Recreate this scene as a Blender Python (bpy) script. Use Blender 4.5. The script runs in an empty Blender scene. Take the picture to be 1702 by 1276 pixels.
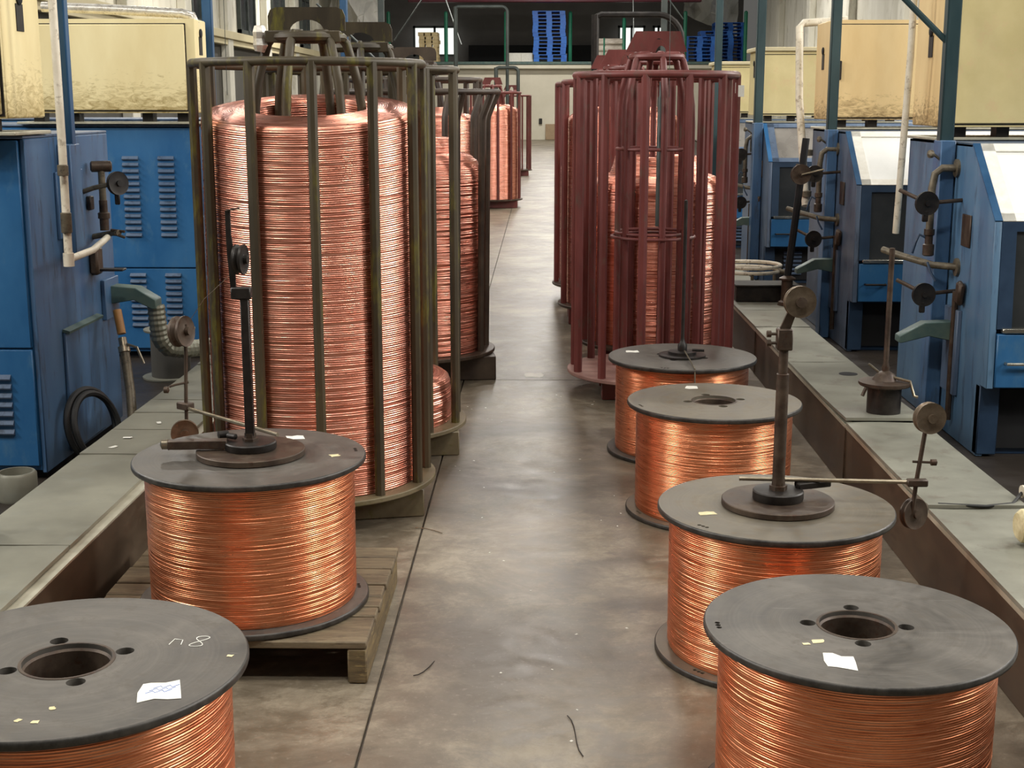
import bpy, bmesh, math, random
import numpy as np
from mathutils import Vector, Matrix
random.seed(7)
PI = math.pi
S = bpy.context.scene
COL = S.collection

# ------------------------------------------------------------------ camera, world, lamps, exposure
cam = bpy.data.objects.new('camera', bpy.data.cameras.new('camera')); COL.objects.link(cam)
PITCH, YAW = math.radians(11.649), math.radians(1.211)
cam.location = (0, 0, 1.476)
cam.rotation_euler = (PI/2 - PITCH, 0, YAW)
cam.data.sensor_width = 36; cam.data.lens = 36*2270/1702
cam.data.clip_end = 300
S.camera = cam
S.view_settings.view_transform = 'Standard'; S.view_settings.look = 'None'
S.view_settings.gamma = 1; S.view_settings.exposure = 0.5
S.view_settings.use_curve_mapping = False
W = bpy.data.worlds.new('hall_light'); S.world = W; W.use_nodes = True
bg = W.node_tree.nodes['Background']; bg.inputs[0].default_value = (1.0, .97, .90, 1); bg.inputs[1].default_value = .075
def lamp(x, y, z, sx, sy, power, col=(1, .958, .895)):
    l = bpy.data.lights.new('bay_and_fill_lamp', 'AREA'); l.shape = 'RECTANGLE'; l.size = sx; l.size_y = sy
    l.energy = power; l.color = col
    o = bpy.data.objects.new('bay_and_fill_lamp', l); o.location = (x, y, z); COL.objects.link(o)
for yy, p in ((.4, 125), (7.5, 55), (14, 150), (21, 220), (30, 290), (40, 320), (51, 320)):
    lamp(.35, yy, 6.6, 1.0, .5, p)
for yy, p in ((11, 90), (19, 200), (30, 270), (42, 330)):
    for xx in (-5.2, 5.4):
        lamp(xx, yy, 6.6, .6, 1.2, p)
for xx in (-3.0, 3.2):  # pair added to brighten the sloped panes and trough covers
    lamp(xx, 2.0, 6.0, .9, .5, 85)
def window_light(x, y, z, w, h, rz, power, col=(1, .972, .935)):      # unseen lights added beside and behind the camera for the copper's bands
    l = bpy.data.lights.new('window_light', 'AREA'); l.shape = 'RECTANGLE'; l.size = w; l.size_y = h; l.energy = power; l.color = col
    o = bpy.data.objects.new('window_light', l); o.location = (x, y, z); o.rotation_euler = (PI/2, 0, rz); COL.objects.link(o)
window_light(.2, -5.5, 3.1, 3.6, 3.2, PI, 520)
window_light(7.4, 2.6, 4.4, 1.3, 2.2, PI/2, 230); window_light(7.4, 6.6, 4.4, 1.3, 2.2, PI/2, 230); window_light(7.4, 11, 4.4, 1.3, 2.2, PI/2, 230)
window_light(-6.8, 2.2, 4.4, 1.3, 2.2, -PI/2, 200); window_light(-6.8, 6.4, 4.4, 1.3, 2.2, -PI/2, 200)

# ------------------------------------------------------------------ materials
def srgb(r, g, b):
    return tuple(((c/255)/12.92 if c/255 <= .04045 else ((c/255+.055)/1.055)**2.4) for c in (r, g, b)) + (1,)
class NT:
    def __init__(s, name):
        s.m = bpy.data.materials.new(name); s.m.use_nodes = True; s.t = s.m.node_tree
        s.b = s.t.nodes['Principled BSDF']; s._c = None
    def n(s, ty, **kw):
        x = s.t.nodes.new(ty)
        for k, v in kw.items(): setattr(x, k, v)
        return x
    def l(s, a, b): s.t.links.new(a, b)
    def coord(s, scale=(1, 1, 1), kind='Object'):
        tc = s.n('ShaderNodeTexCoord'); mp = s.n('ShaderNodeMapping'); mp.inputs['Scale'].default_value = scale
        s.l(tc.outputs[kind], mp.inputs[0]); return mp.outputs[0]
    def world(s, scale=(1, 1, 1)):
        g = s.n('ShaderNodeNewGeometry'); mp = s.n('ShaderNodeMapping'); mp.inputs['Scale'].default_value = scale
        s.l(g.outputs['Position'], mp.inputs[0]); return mp.outputs[0]
    def noise(s, vec, scale, detail=5, rough=.6, dist=0):
        x = s.n('ShaderNodeTexNoise'); x.inputs['Scale'].default_value = scale; x.inputs['Detail'].default_value = detail
        x.inputs['Roughness'].default_value = rough; x.inputs['Distortion'].default_value = dist
        s.l(vec, x.inputs['Vector']); return x.outputs['Fac']
    def ramp(s, fac, stops):
        x = s.n('ShaderNodeValToRGB'); e = x.color_ramp.elements
        e[0].position, e[0].color = stops[0]; e[1].position, e[1].color = stops[-1]
        for p, c in stops[1:-1]:
            k = e.new(p); k.color = c
        s.l(fac, x.inputs[0]); return x.outputs[0]
    def mix(s, fac, a, b, mode='MIX'):
        x = s.n('ShaderNodeMix', data_type='RGBA', blend_type=mode)
        for i, v in ((0, fac), (6, a), (7, b)):
            if hasattr(v, 'links'): s.l(v, x.inputs[i])
            else: x.inputs[i].default_value = v
        return x.outputs[2]
    def math(s, op, a, b=0.0, clamp=False):
        x = s.n('ShaderNodeMath', operation=op, use_clamp=clamp)
        for i, v in ((0, a), (1, b)):
            if hasattr(v, 'links'): s.l(v, x.inputs[i])
            else: x.inputs[i].default_value = v
        return x.outputs[0]
    def sep(s, vec):
        x = s.n('ShaderNodeSeparateXYZ'); s.l(vec, x.inputs[0]); return x.outputs
    def bump(s, h, strength=.3, dist=.01):
        x = s.n('ShaderNodeBump'); x.inputs['Strength'].default_value = strength; x.inputs['Distance'].default_value = dist
        s.l(h, x.inputs['Height']); s.l(x.outputs[0], s.b.inputs['Normal'])
    def done(s, color, rough=.5, metal=0.0, spec=None):
        for k, v in (('Base Color', color), ('Roughness', rough), ('Metallic', metal)):
            if hasattr(v, 'links'): s.l(v, s.b.inputs[k])
            else: s.b.inputs[k].default_value = v
        if spec is not None: s.b.inputs['Specular IOR Level'].default_value = spec
        return s.m
G = (1, 1, 1, 1); K = (0, 0, 0, 1)
def paint(name, c1, c2, rough=.5, metal=0.0, scale=6, stretch=(1, 1, 1), lo=.35, hi=.7, bump=.08, spec=None, c3=None):
    t = NT(name); v = t.world(stretch); f = t.noise(v, scale, 6, .65)
    c = t.ramp(f, [(lo, srgb(*c1)), (hi, srgb(*c2))])
    if c3:
        f2 = t.noise(v, scale*2.7, 5, .7); c = t.mix(t.ramp(f2, [(.55, K), (.68, G)]), c, srgb(*c3))
    r = t.math('MULTIPLY_ADD', f, .3); r.node.inputs[2].default_value = rough-.15
    if bump: t.bump(f, bump, .004)
    return t.done(c, r, metal, spec)
def copper(name, base, dark, light, turns):
    """grain runs round the axis, turn by turn"""
    t = NT(name); o = t.coord(); x, y, z = t.sep(o)[0:3]
    ang = t.math('ARCTAN2', y, x); r = t.math('SQRT', t.math('ADD', t.math('MULTIPLY', x, x), t.math('MULTIPLY', y, y)))
    def cyl(ka, kz):
        cb = t.n('ShaderNodeCombineXYZ'); t.l(t.math('MULTIPLY', t.math('COSINE', ang), ka), cb.inputs[0])
        t.l(t.math('MULTIPLY', t.math('SINE', ang), ka), cb.inputs[1])
        t.l(t.math('MULTIPLY', t.math('ADD', z, r), kz), cb.inputs[2]); return cb.outputs[0]
    f = t.noise(cyl(2.0, turns), 1.0, 4, .65); f2 = t.noise(cyl(5.0, turns*2.2), 1.0, 3, .6)
    c = t.ramp(f, [(.30, srgb(*dark)), (.50, srgb(*base)), (.72, srgb(*light))])
    t.bump(f2, .22, .0012)
    return t.done(c, t.ramp(f2, [(.3, (.26,)*3+(1,)), (.7, (.36,)*3+(1,))]), 1.0)
def beige(name, c1, c2, dirt, zlo, zhi):
    t = NT(name); v = t.world((1, 1, 1)); f = t.noise(t.world((1, 1, .35)), 4, 5, .6)
    c = t.ramp(f, [(.3, srgb(*c1)), (.7, srgb(*c2))])
    z = t.sep(v)[2]; mr = t.n('ShaderNodeMapRange'); mr.inputs[1].default_value = zlo; mr.inputs[2].default_value = zhi
    mr.inputs[3].default_value = .30; mr.inputs[4].default_value = -.16; t.l(z, mr.inputs[0])
    f2 = t.noise(t.world((1.5, 1.5, 4)), 9, 8, .72, 1.2)
    k = t.ramp(t.math('ADD', f2, mr.outputs[0]), [(.56, K), (.86, G)])
    c = t.mix(k, c, srgb(*dirt))
    return t.done(c, .55, 0)
M = {}
def disc_steel(name, c1, c2, c3):
    t = NT(name); o = t.coord(); xyz = t.sep(o)
    r = t.math('SQRT', t.math('ADD', t.math('MULTIPLY', xyz[0], xyz[0]), t.math('MULTIPLY', xyz[1], xyz[1])))
    cb = t.n('ShaderNodeCombineXYZ'); t.l(t.math('MULTIPLY', r, 55.), cb.inputs[0]); rings = t.noise(cb.outputs[0], 1.0, 6, .75)
    w = t.world(); f = t.noise(w, 5, 8, .7, .8); g = t.noise(w, 22, 6, .75)
    c = t.ramp(t.math('ADD', t.math('MULTIPLY', f, .7), t.math('MULTIPLY', rings, .3)), [(.34, srgb(*c1)), (.64, srgb(*c2))])
    c = t.mix(t.ramp(g, [(.52, K), (.66, (.75, .75, .75, 1))]), c, srgb(*c3))
    scr = t.noise(t.world((2.2, 60, 1)), 2.0, 3, .5, 1.5)
    c = t.mix(t.ramp(scr, [(.70, K), (.74, (.5, .5, .5, 1))]), c, srgb(140, 138, 130))
    rr = t.ramp(f, [(.3, (.40,)*3+(1,)), (.7, (.62,)*3+(1,))]); t.bump(g, .06, .003)
    return t.done(c, rr, .3)
M['flange'] = disc_steel('dark_flange_steel', (60, 57, 53), (112, 107, 99), (86, 80, 71))
M['flange2'] = disc_steel('dusty_flange_steel', (84, 78, 68), (122, 114, 98), (104, 90, 68))
M['rim'] = paint('blackened_steel', (50, 48, 45), (84, 81, 76), .45, .5, 26)
M['black'] = paint('oily_black_steel', (30, 27, 25), (52, 47, 42), .45, .4, 20)
M['rust'] = paint('rusty_brown_steel', (58, 46, 38), (92, 78, 64), .5, .45, 16, c3=(70, 46, 32))
M['pulley'] = paint('worn_pulley_steel', (92, 78, 62), (124, 110, 92), .42, .6, 18)
M['rod'] = paint('bright_worn_rod', (128, 118, 100), (160, 150, 130), .35, .8, 20)
M['wind'] = copper('copper_wire_on_reel', (242, 156, 112), (204, 116, 78), (254, 186, 146), 190)
M['coil'] = copper('copper_wire_in_coil', (240, 164, 140), (204, 122, 98), (252, 194, 172), 130)
M['olive'] = paint('olive_brown_cage_paint', (50, 43, 31), (80, 70, 48), .5, .15, 5, (1, 1, .25), c3=(98, 92, 34))
M['olive_b'] = paint('olive_base_paint', (92, 82, 60), (118, 108, 82), .55, .1, 6, c3=(88, 84, 44))
M['olive_d'] = paint('dark_brown_cage_paint', (54, 44, 36), (80, 68, 54), .5, .15, 7)
M['red'] = paint('red_oxide_cage_paint', (96, 46, 42), (122, 62, 57), .46, .1, 6, (1, 1, .4), c3=(98, 70, 60))
M['red_p'] = paint('dusty_red_base', (124, 88, 80), (150, 116, 104), .6, 0, 7)
M['blue'] = paint('blue_machine_paint', (34, 88, 136), (54, 110, 156), .38, 0, 2.5, (1, 1, .5), c3=(66, 110, 146))
M['blue_r'] = paint('mid_blue_paint', (72, 106, 138), (96, 128, 154), .42, 0, 3, (2, 2, .35), c3=(62, 84, 108))
M['blue_l'] = paint('left_side_blue_paint', (58, 92, 130), (82, 114, 146), .45, 0, 3, (2, 2, .4), c3=(60, 76, 96))
M['blue_g'] = paint('grimy_blue_paint', (74, 92, 116), (98, 114, 134), .45, 0, 3, (2, 2, .4), c3=(60, 72, 88))
M['blue_d'] = paint('dark_blue_paint', (26, 48, 72), (40, 66, 92), .5, 0, 5)
M['teal'] = paint('teal_post_paint', (38, 60, 64), (54, 76, 78), .4, 0, 6, (1, 1, .3))
M['navy'] = paint('blue_post_paint', (32, 70, 104), (46, 88, 124), .4, 0, 6, (1, 1, .3))
M['green_a'] = paint('grey_green_arm_paint', (64, 90, 88), (96, 112, 100), .5, 0, 8)
M['beige_l'] = beige('cream_box_paint', (222, 204, 150), (236, 222, 172), (150, 128, 70), 1.38, 1.75)
M['beige_r'] = beige('ochre_box_paint', (214, 184, 128), (228, 202, 148), (104, 76, 24), 1.33, 1.62)
M['beige_n'] = paint('pale_box_paint', (206, 190, 134), (220, 204, 150), .55, 0, 3, c3=(214, 190, 140))
M['pvc'] = paint('old_white_pipe', (206, 196, 172), (232, 224, 204), .5, 0, 9, c3=(150, 134, 110))
M['pipe'] = paint('grimy_steel_pipe', (84, 76, 62), (122, 112, 92), .5, .3, 18, c3=(54, 48, 40))
M['foil'] = paint('silver_foil_wrap', (196, 190, 178), (236, 232, 222), .3, .6, 30, bump=.5)
M['cover'] = paint('grey_cover_plate', (126, 124, 110), (150, 148, 132), .48, .15, 3, c3=(136, 136, 124), bump=.05)
M['cover_r'] = paint('greenish_cover_plate', (118, 117, 105), (148, 148, 134), .45, .15, 3, c3=(116, 110, 98), bump=.05)
M['trough'] = paint('brown_trough_steel', (64, 52, 40), (96, 82, 66), .45, .25, 3, (1, 1, 3), c3=(78, 62, 48))
M['ledge'] = paint('worn_bright_ledge', (166, 162, 142), (200, 196, 176), .45, .3, 8)
M['wood'] = paint('weathered_pallet_wood', (92, 80, 62), (130, 116, 90), .75, 0, 5, (1.2, 9, 6), c3=(74, 62, 46), bump=.3)
M['wood_d'] = paint('dark_pallet_wood', (84, 72, 52), (132, 114, 78), .75, 0, 8, (1, 1, 6), c3=(150, 132, 88), bump=.3)
M['white'] = paint('white_sheet', (222, 220, 208), (238, 237, 228), .6, 0, 20, bump=.2)
M['pane_w'] = paint('reflection_white_pane', (236, 238, 234), (248, 249, 246), .18, 0, 3, bump=.03, spec=.8)  # white stands in for the bright overhead reflection in the glass
M['pane_g'] = paint('plain_grey_pane', (120, 116, 110), (144, 140, 132), .3, 0, 3, bump=.03)  # same sloped window as the white pane, in grey
M['glass_d'] = paint('dark_window_glass', (44, 47, 48), (62, 64, 64), .18, 0, 2, bump=0, spec=.6)
M['chrome'] = paint('bright_metal_strip', (170, 168, 156), (206, 204, 190), .25, .9, 12)
M['void'] = paint('black_recess', (10, 11, 13), (18, 19, 21), .8, 0, 5)
M['duct'] = paint('flexible_metal_duct', (112, 112, 98), (150, 150, 134), .4, .5, 20)
M['rope'] = paint('cream_rope', (196, 184, 138), (226, 216, 176), .8, 0, 40)
M['rubber'] = paint('black_rubber', (24, 24, 24), (40, 40, 38), .6, 0, 20)
M['card'] = paint('brown_card', (140, 118, 92), (158, 136, 108), .8, 0, 4)
M['bluepal'] = paint('blue_plastic', (24, 92, 184), (48, 122, 214), .5, 0, 3)
M['woodpal'] = paint('pale_pallet_wood', (206, 182, 132), (232, 212, 166), .7, 0, 3)
M['greenp'] = paint('green_post_paint', (16, 106, 78), (34, 130, 98), .5, 0, 3)
M['wrap'] = paint('wrapped_goods', (176, 164, 148), (226, 218, 206), .5, 0, 3, (1, 1, 3))
M['maroon'] = paint('maroon_steel', (82, 18, 34), (104, 28, 46), .5, 0, 2)
M['wall'] = paint('stained_white_wall', (196, 192, 176), (222, 219, 206), .8, 0, .9, (1, 1, .35), c3=(176, 170, 152))
M['wall_f'] = paint('cream_far_wall', (196, 190, 170), (214, 208, 190), .8, 0, .5)
M['wall_d'] = paint('dark_far_wall', (92, 89, 85), (112, 108, 104), .8, 0, .4)
M['wall_s'] = paint('dim_lower_wall', (66, 64, 58), (88, 84, 76), .8, 0, .8)  # dark grey carries the shade of the lower left wall
M['trim'] = paint('beige_trim', (196, 184, 146), (212, 200, 162), .6, 0, 1)
M['tarp'] = paint('white_tarpaulin', (196, 194, 186), (226, 224, 216), .6, 0, .8)
M['steelg'] = paint('grey_green_tube', (58, 64, 62), (80, 86, 82), .45, .3, 4)
M['handle_o'] = paint('orange_brown_handle', (140, 98, 48), (166, 120, 62), .5, 0, 12)
def emit(name, c, s):
    t = NT(name); t.b.inputs['Emission Color'].default_value = srgb(*c); t.b.inputs['Emission Strength'].default_value = s
    return t.done(srgb(*c), .5)
M['daylight'] = emit('daylit_window', (236, 240, 236), .75)
def floor_mat():
    t = NT('polished_concrete'); p = t.world((1, 1, 1)); xyz = t.sep(p)
    f = t.noise(p, 1.6, 10, .75, .4); g = t.noise(t.world((1, 1.6, 1)), 9, 10, .78, .5)
    c = t.ramp(f, [(.38, srgb(88, 79, 65)), (.5, srgb(113, 103, 87)), (.61, srgb(144, 134, 115))])
    c = t.mix(t.ramp(g, [(.42, (.6, .6, .6, 1)), (.54, K)]), c, srgb(86, 76, 61))
    h = t.noise(p, 60, 3, .6); c = t.mix(t.ramp(h, [(.60, K), (.75, (.25, .25, .25, 1))]), c, srgb(170, 162, 146))
    for (cx, cy, r, w) in ((.33, 5.05, .26, .13), (.30, 4.10, .2, .10), (.05, 5.6, .5, .16)):   # oily rings where reels have been dragged
        dx = t.math('SUBTRACT', xyz[0], cx); dy = t.math('SUBTRACT', xyz[1], cy)
        d = t.math('SQRT', t.math('ADD', t.math('MULTIPLY', dx, dx), t.math('MULTIPLY', dy, dy)))
        d = t.math('ADD', d, t.math('MULTIPLY', t.math('SUBTRACT', g, .5), .35))
        k = t.math('SUBTRACT', 1.0, t.math('DIVIDE', t.math('ABSOLUTE', t.math('SUBTRACT', d, r)), w), True)
        c = t.mix(t.math('MULTIPLY', k, .5), c, srgb(58, 50, 44))
    ax = t.math('ADD', t.math('ABSOLUTE', xyz[0]), t.math('MULTIPLY', t.math('SUBTRACT', f, .5), .9))   # floor darkens outwards from the troughs, with an uneven edge
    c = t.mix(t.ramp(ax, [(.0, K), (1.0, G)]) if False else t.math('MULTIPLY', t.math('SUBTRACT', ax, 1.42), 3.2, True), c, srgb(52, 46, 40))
    t.bump(g, .06, .004)
    return t.done(c, t.ramp(g, [(.3, (.32,)*3+(1,)), (.7, (.55,)*3+(1,))]), 0, .5)
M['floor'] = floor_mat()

# ------------------------------------------------------------------ mesh helpers
def align(d):
    return Vector((0, 0, 1)).rotation_difference(Vector(d).normalized()).to_matrix()
class MB:
    def __init__(s): s.v = []; s.f = []
    def add(s, vs, fs):
        o = len(s.v); s.v += [tuple(p) for p in vs]; s.f += [tuple(i+o for i in q) for q in fs]; return s
    def bx(s, x0, x1, y0, y1, z0, z1):
        return s.add([(x0,y0,z0),(x1,y0,z0),(x1,y1,z0),(x0,y1,z0),(x0,y0,z1),(x1,y0,z1),(x1,y1,z1),(x0,y1,z1)],
                     [(3,2,1,0),(4,5,6,7),(0,1,5,4),(1,2,6,5),(2,3,7,6),(3,0,4,7)])
    def obox(s, c, size, rz=0, rx=0, ry=0):
        m = Matrix.Rotation(rz, 3, 'Z') @ Matrix.Rotation(rx, 3, 'X') @ Matrix.Rotation(ry, 3, 'Y')
        t = MB().bx(*(q for k in size for q in (-k/2, k/2)))
        return s.add([m @ Vector(p) + Vector(c) for p in t.v], t.f)
    def tube(s, pts, r, n=8, closed=False, flat=None):
        P = [Vector(p) for p in pts]; N = len(P); R = r if isinstance(r, (list, tuple)) else [r]*N
        vs = []; up = None
        for i, p in enumerate(P):
            if closed: d = (P[(i+1) % N]-P[i-1])
            else: d = P[min(i+1, N-1)]-P[max(i-1, 0)]
            d.normalize()
            if up is None: up = d.orthogonal().normalized()
            up = (up - d*up.dot(d)).normalized(); sd = d.cross(up)
            for k in range(n):
                a = 2*PI*(k+.5)/n; vs.append(p + up*(R[i]*math.cos(a)) + sd*(R[i]*math.sin(a)))
        fs = []
        for i in range(N if closed else N-1):
            j = (i+1) % N
            for k in range(n):
                l = (k+1) % n; fs.append((i*n+k, i*n+l, j*n+l, j*n+k))
        if not closed: fs += [tuple(range(n))[::-1], tuple((N-1)*n+k for k in range(n))]
        return s.add(vs, fs)
    def lathe(s, prof, n=32, c=(0, 0, 0), axis=(0, 0, 1), closed=False):
        m = align(axis); vs = []; fs = []; N = len(prof)
        for r, z in prof:
            for k in range(n):
                a = 2*PI*k/n; vs.append(m @ Vector((r*math.cos(a), r*math.sin(a), z)) + Vector(c))
        for i in range(N if closed else N-1):
            j = (i+1) % N
            for k in range(n):
                l = (k+1) % n; fs.append((i*n+k, i*n+l, j*n+l, j*n+k))
        if not closed:
            if prof[0][0] > 1e-6: fs.append(tuple(range(n))[::-1])
            if prof[-1][0] > 1e-6: fs.append(tuple((N-1)*n+k for k in range(n)))
        return s.add(vs, fs)
    def cyl(s, c, r, h, n=24, axis=(0, 0, 1), r2=None):
        return s.lathe([(r, 0), (r if r2 is None else r2, h)], n, c, axis)
    def ring(s, c, R, r, n=48, m=10, axis=(0, 0, 1)):
        a = align(axis)
        return s.tube([a @ Vector((R*math.cos(2*PI*k/n), R*math.sin(2*PI*k/n), 0)) + Vector(c) for k in range(n)], r, m, True)
    def prism(s, poly, ax, a, b):
        def mk(p, t):
            return {'x': (t, p[0], p[1]), 'y': (p[0], t, p[1]), 'z': (p[0], p[1], t)}[ax]
        n = len(poly)
        return s.add([mk(p, a) for p in poly]+[mk(p, b) for p in poly],
                     [tuple(range(n))[::-1], tuple(range(n, 2*n))]+[(i, (i+1) % n, n+(i+1) % n, n+i) for i in range(n)])
    def mesh(s, name, mat, bevel=0, smooth=True):
        me = bpy.data.meshes.new(name); me.from_pydata(s.v, [], s.f)
        b = bmesh.new(); b.from_mesh(me); bmesh.ops.recalc_face_normals(b, faces=b.faces)
        if bevel:
            es = [e for e in b.edges if len(e.link_faces) == 2 and e.calc_face_angle(0) > .7]
            bmesh.ops.bevel(b, geom=es, offset=bevel, segments=1, affect='EDGES', clamp_overlap=True)
        b.to_mesh(me); b.free()
        if smooth:
            me.shade_smooth(); me.set_sharp_from_angle(angle=math.radians(38))
        me.materials.append(M[mat]); return me
    def build(s, name, mat, parent=None, bevel=0, smooth=True, loc=None):
        return obj(name, s.mesh(name, mat, bevel, smooth), parent, loc)
def obj(name, me, parent=None, loc=None, rz=0):
    o = bpy.data.objects.new(name, me); COL.objects.link(o)
    if parent: o.parent = parent
    if loc: o.location = loc
    if rz: o.rotation_euler = (0, 0, rz)
    return o
def tag(o, label, cat, group=None):
    o['label'] = label; o['category'] = cat
    if group: o['group'] = group
    return o
def thing(name, label, cat, loc=(0, 0, 0), rz=0, group=None):
    o = bpy.data.objects.new(name, None); o.empty_display_size = .1; COL.objects.link(o)
    o.location = loc; o.rotation_euler = (0, 0, rz); return tag(o, label, cat, group)
def struct(o): o['kind'] = 'structure'; return o
def dup(root, loc, rz=0, label=None, group=None):
    r = root.copy(); COL.objects.link(r); r.location = loc; r.rotation_euler = (0, 0, rz)
    if label: r['label'] = label
    if group: r['group'] = group
    for ch in list(root.children):
        c = ch.copy(); COL.objects.link(c); c.parent = r
        for g in list(ch.children):
            d = g.copy(); COL.objects.link(d); d.parent = c
    return r
def arc(c, r, a0, a1, n, plane='xz'):
    out = []
    for i in range(n+1):
        a = a0+(a1-a0)*i/n; u, w = r*math.cos(a), r*math.sin(a)
        out.append({'xz': (c[0]+u, c[1], c[2]+w), 'yz': (c[0], c[1]+u, c[2]+w), 'xy': (c[0]+u, c[1]+w, c[2])}[plane])
    return out

# ------------------------------------------------------------------ setting: floor, walls, far platform
fl = struct(MB().bx(-9, 9.5, -3, 56.2, -.30, -.012).build('floor', 'trough', smooth=False))
ys = [-3, 7.27, 18.65, 30, 41, 56.2]
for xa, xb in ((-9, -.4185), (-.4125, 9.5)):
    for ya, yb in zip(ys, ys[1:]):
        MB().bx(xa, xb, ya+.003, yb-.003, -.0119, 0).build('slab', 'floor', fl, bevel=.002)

def wall_side(name, X, sgn, cols, base_mat):
    w = struct(MB().bx(min(X, X+sgn*.3), max(X, X+sgn*.3), 12, 58, 3.0, 9).build(name, 'wall'))
    lo = MB().bx(min(X, X+sgn*.3), max(X, X+sgn*.3), 12, 58, 0, 3.0).build('lower_wall', base_mat, w)
    for y in cols:
        MB().bx(min(X, X-sgn*.22), max(X, X-sgn*.22), y-.28, y+.28, 0, 8.6).build('pilaster', 'wall', w, bevel=.02)
    return w
wl = wall_side('wall_left', -8.4, -1, (16, 22, 28, 32.6, 36.9, 42.2, 47, 51.5), 'wall_s')
wr = wall_side('wall_right', 8.8, 1, (22, 28, 34, 40, 45.8, 51.6), 'wall')
struct(MB().bx(-8.4, -8.12, 12, 56, 3.1, 3.3).bx(-8.4, -8.2, 12, 56, 2.95, 3.1).build('trim_1', 'trim', bevel=.01))
for i, (ya, yb) in enumerate(((33.4, 35.2), (38.7, 40.8), (43.4, 45.5), (48.7, 50.3))):
    w = thing('window_%d' % (i+1), '', 'window'); del w['label']; del w['category']; struct(w)
    w.location = (-8.39, 0, .25)
    f = MB()
    for (a, b, c, d) in ((ya, ya+.1, 3.1, 6.6), (yb-.1, yb, 3.1, 6.6), (ya, yb, 3.1, 3.2), (ya, yb, 6.5, 6.6), ((ya+yb)/2-.04, (ya+yb)/2+.04, 3.1, 6.6), (ya, yb, 4.7, 4.8)):
        f.bx(0, .1, a, b, c, d)
    f.build('window_frame', 'steelg', w)
    for k in range(2):
        for q in range(2):
            m_ = (ya+yb)/2; a, b = (ya+.1, m_-.04) if k == 0 else (m_+.04, yb-.1)
            c, d = (3.2, 4.7) if q == 0 else (4.8, 6.5)
            MB().bx(.02, .04, a, b, c, d).build('pane', 'glass_d', w)
for k, ya in enumerate((22, 29.5, 34.2, 38.6)):     # slack cables on the right wall
    pts = [(8.54, ya+.5*i, 5.2+.32*abs(math.sin(.8*i+k))) for i in range(9)]
    tag(MB().tube(pts, .018, 6).build('wall_cable', 'rubber'), 'dark cable sagging in loops on the right wall, %s from the machines' % ('first', 'second', 'third', 'fourth')[k], 'cable')

# far platform
fw = struct(MB().bx(-8.4, 8.8, 56, 56.3, 0, 2.779).build('wall_far', 'wall_f'))
pf = struct(MB().bx(-8.4, 8.8, 55.7, 64, 2.78, 2.94).build('far_platform', 'wall_f', bevel=.02))  # the platform itself, kept apart from the wall below
MB().bx(-8.4, 8.8, 55.66, 55.8, 2.941, 3.06).build('platform_edge', 'green_a', pf, bevel=.02)
MB().tube([(-.95, 55.95, 1.9), (-.95, 55.95, 2.78)], .05, 8).build('drain_pipe', 'steelg', fw)
struct(MB().bx(-8.7, 9.1, 64.01, 64.3, 2.9, 9).build('wall_back', 'wall_d'))
struct(MB().bx(-5.3, 6.3, 55.9, 56.3, 5.36, 6.1).build('trim_2', 'maroon', bevel=.02))
struct(MB().bx(-3.3, 3.2, 63.4, 64, 2.941, 4.0).build('trim_3', 'void'))
for i, (xa, xb, za, zb) in enumerate(((-5.8, -3.85, 3.5, 4.85), (3.42, 4.65, 3.5, 4.85), (4.98, 5.5, 4.3, 4.85))):
    w = thing('window_%d' % (i+5), '', 'window', (0, 63.85, 0)); del w['label']; del w['category']; struct(w)
    f = MB()
    for (a, b, c, d) in ((xa, xa+.1, za, zb), (xb-.1, xb, za, zb), (xa, xb, za, za+.1), (xa, xb, zb-.1, zb), ((xa+xb)/2-.05, (xa+xb)/2+.05, za, zb)): f.bx(a, b, -.5, -.38, c, d)
    f.build('window_frame', 'steelg', w)
    MB().bx(xa+.1, (xa+xb)/2-.05, -.47, -.43, za+.1, zb-.1).build('pane', 'daylight', w)
    MB().bx((xa+xb)/2+.05, xb-.1, -.47, -.43, za+.1, zb-.1).build('pane', 'daylight', w)

def fx(x): return (x-900)*.02478
def fz(y): return 1.476+(170-y)*.0243
# pallets (blue plastic and pale wood), each one an object
def pallet_mb(w=1.32, d=1.1, h=.14):
    m = MB()
    for k in range(3):
        x = -w/2+.11+k*(w-.22)/2
        for q in range(3): m.bx(x-.11, x+.11, -d/2+q*(d-.16)/2, -d/2+.16+q*(d-.16)/2, .025, h-.03)
        m.bx(x-.11, x+.11, -d/2, d/2, 0, .025)
    for q in range(7): m.bx(-w/2, w/2, -d/2+q*(d-.12)/6, -d/2+.12+q*(d-.12)/6, h-.03, h)
    return m
pm = pallet_mb().mesh('pallet', 'bluepal', 0, False); pw = pallet_mb(.78, 1.0).mesh('pallet', 'woodpal', 0, False)
ORD = ('lowest', 'second', 'third', 'fourth', 'fifth', 'sixth', 'seventh', 'eighth', 'ninth', 'tenth', 'eleventh', 'twelfth', 'thirteenth', 'fourteenth', 'fifteenth')
def stack(x, y, n, me, what, where, group, lean=.01, z0=2.941, h=.142):
    for k in range(n):
        o = obj('pallet', me, None, (x+lean*math.sin(k*1.3)*2 + (.0 if k < 9 else -.03), y, z0+k*h), random.uniform(-.03, .03))
        pos = 'topmost' if k == n-1 else 'lowest' if k == 0 else ORD[k]+' from the bottom'
        tag(o, '%s, %s %s' % (what, pos, where), 'pallet', group)
stack(.33, 57.2, 15, pm, 'blue plastic pallet', 'in the tall middle stack', 'blue pallets in the middle stack')
stack(-4.58, 57.2, 9, pw, 'pale wooden pallet', 'in front of the far left window', 'pale pallets on the far platform', h=.145)
stack(6.35, 57.2, 8, pm, 'blue plastic pallet', 'of the lowest blue stack on the right', 'blue pallets in the low right stack')
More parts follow.
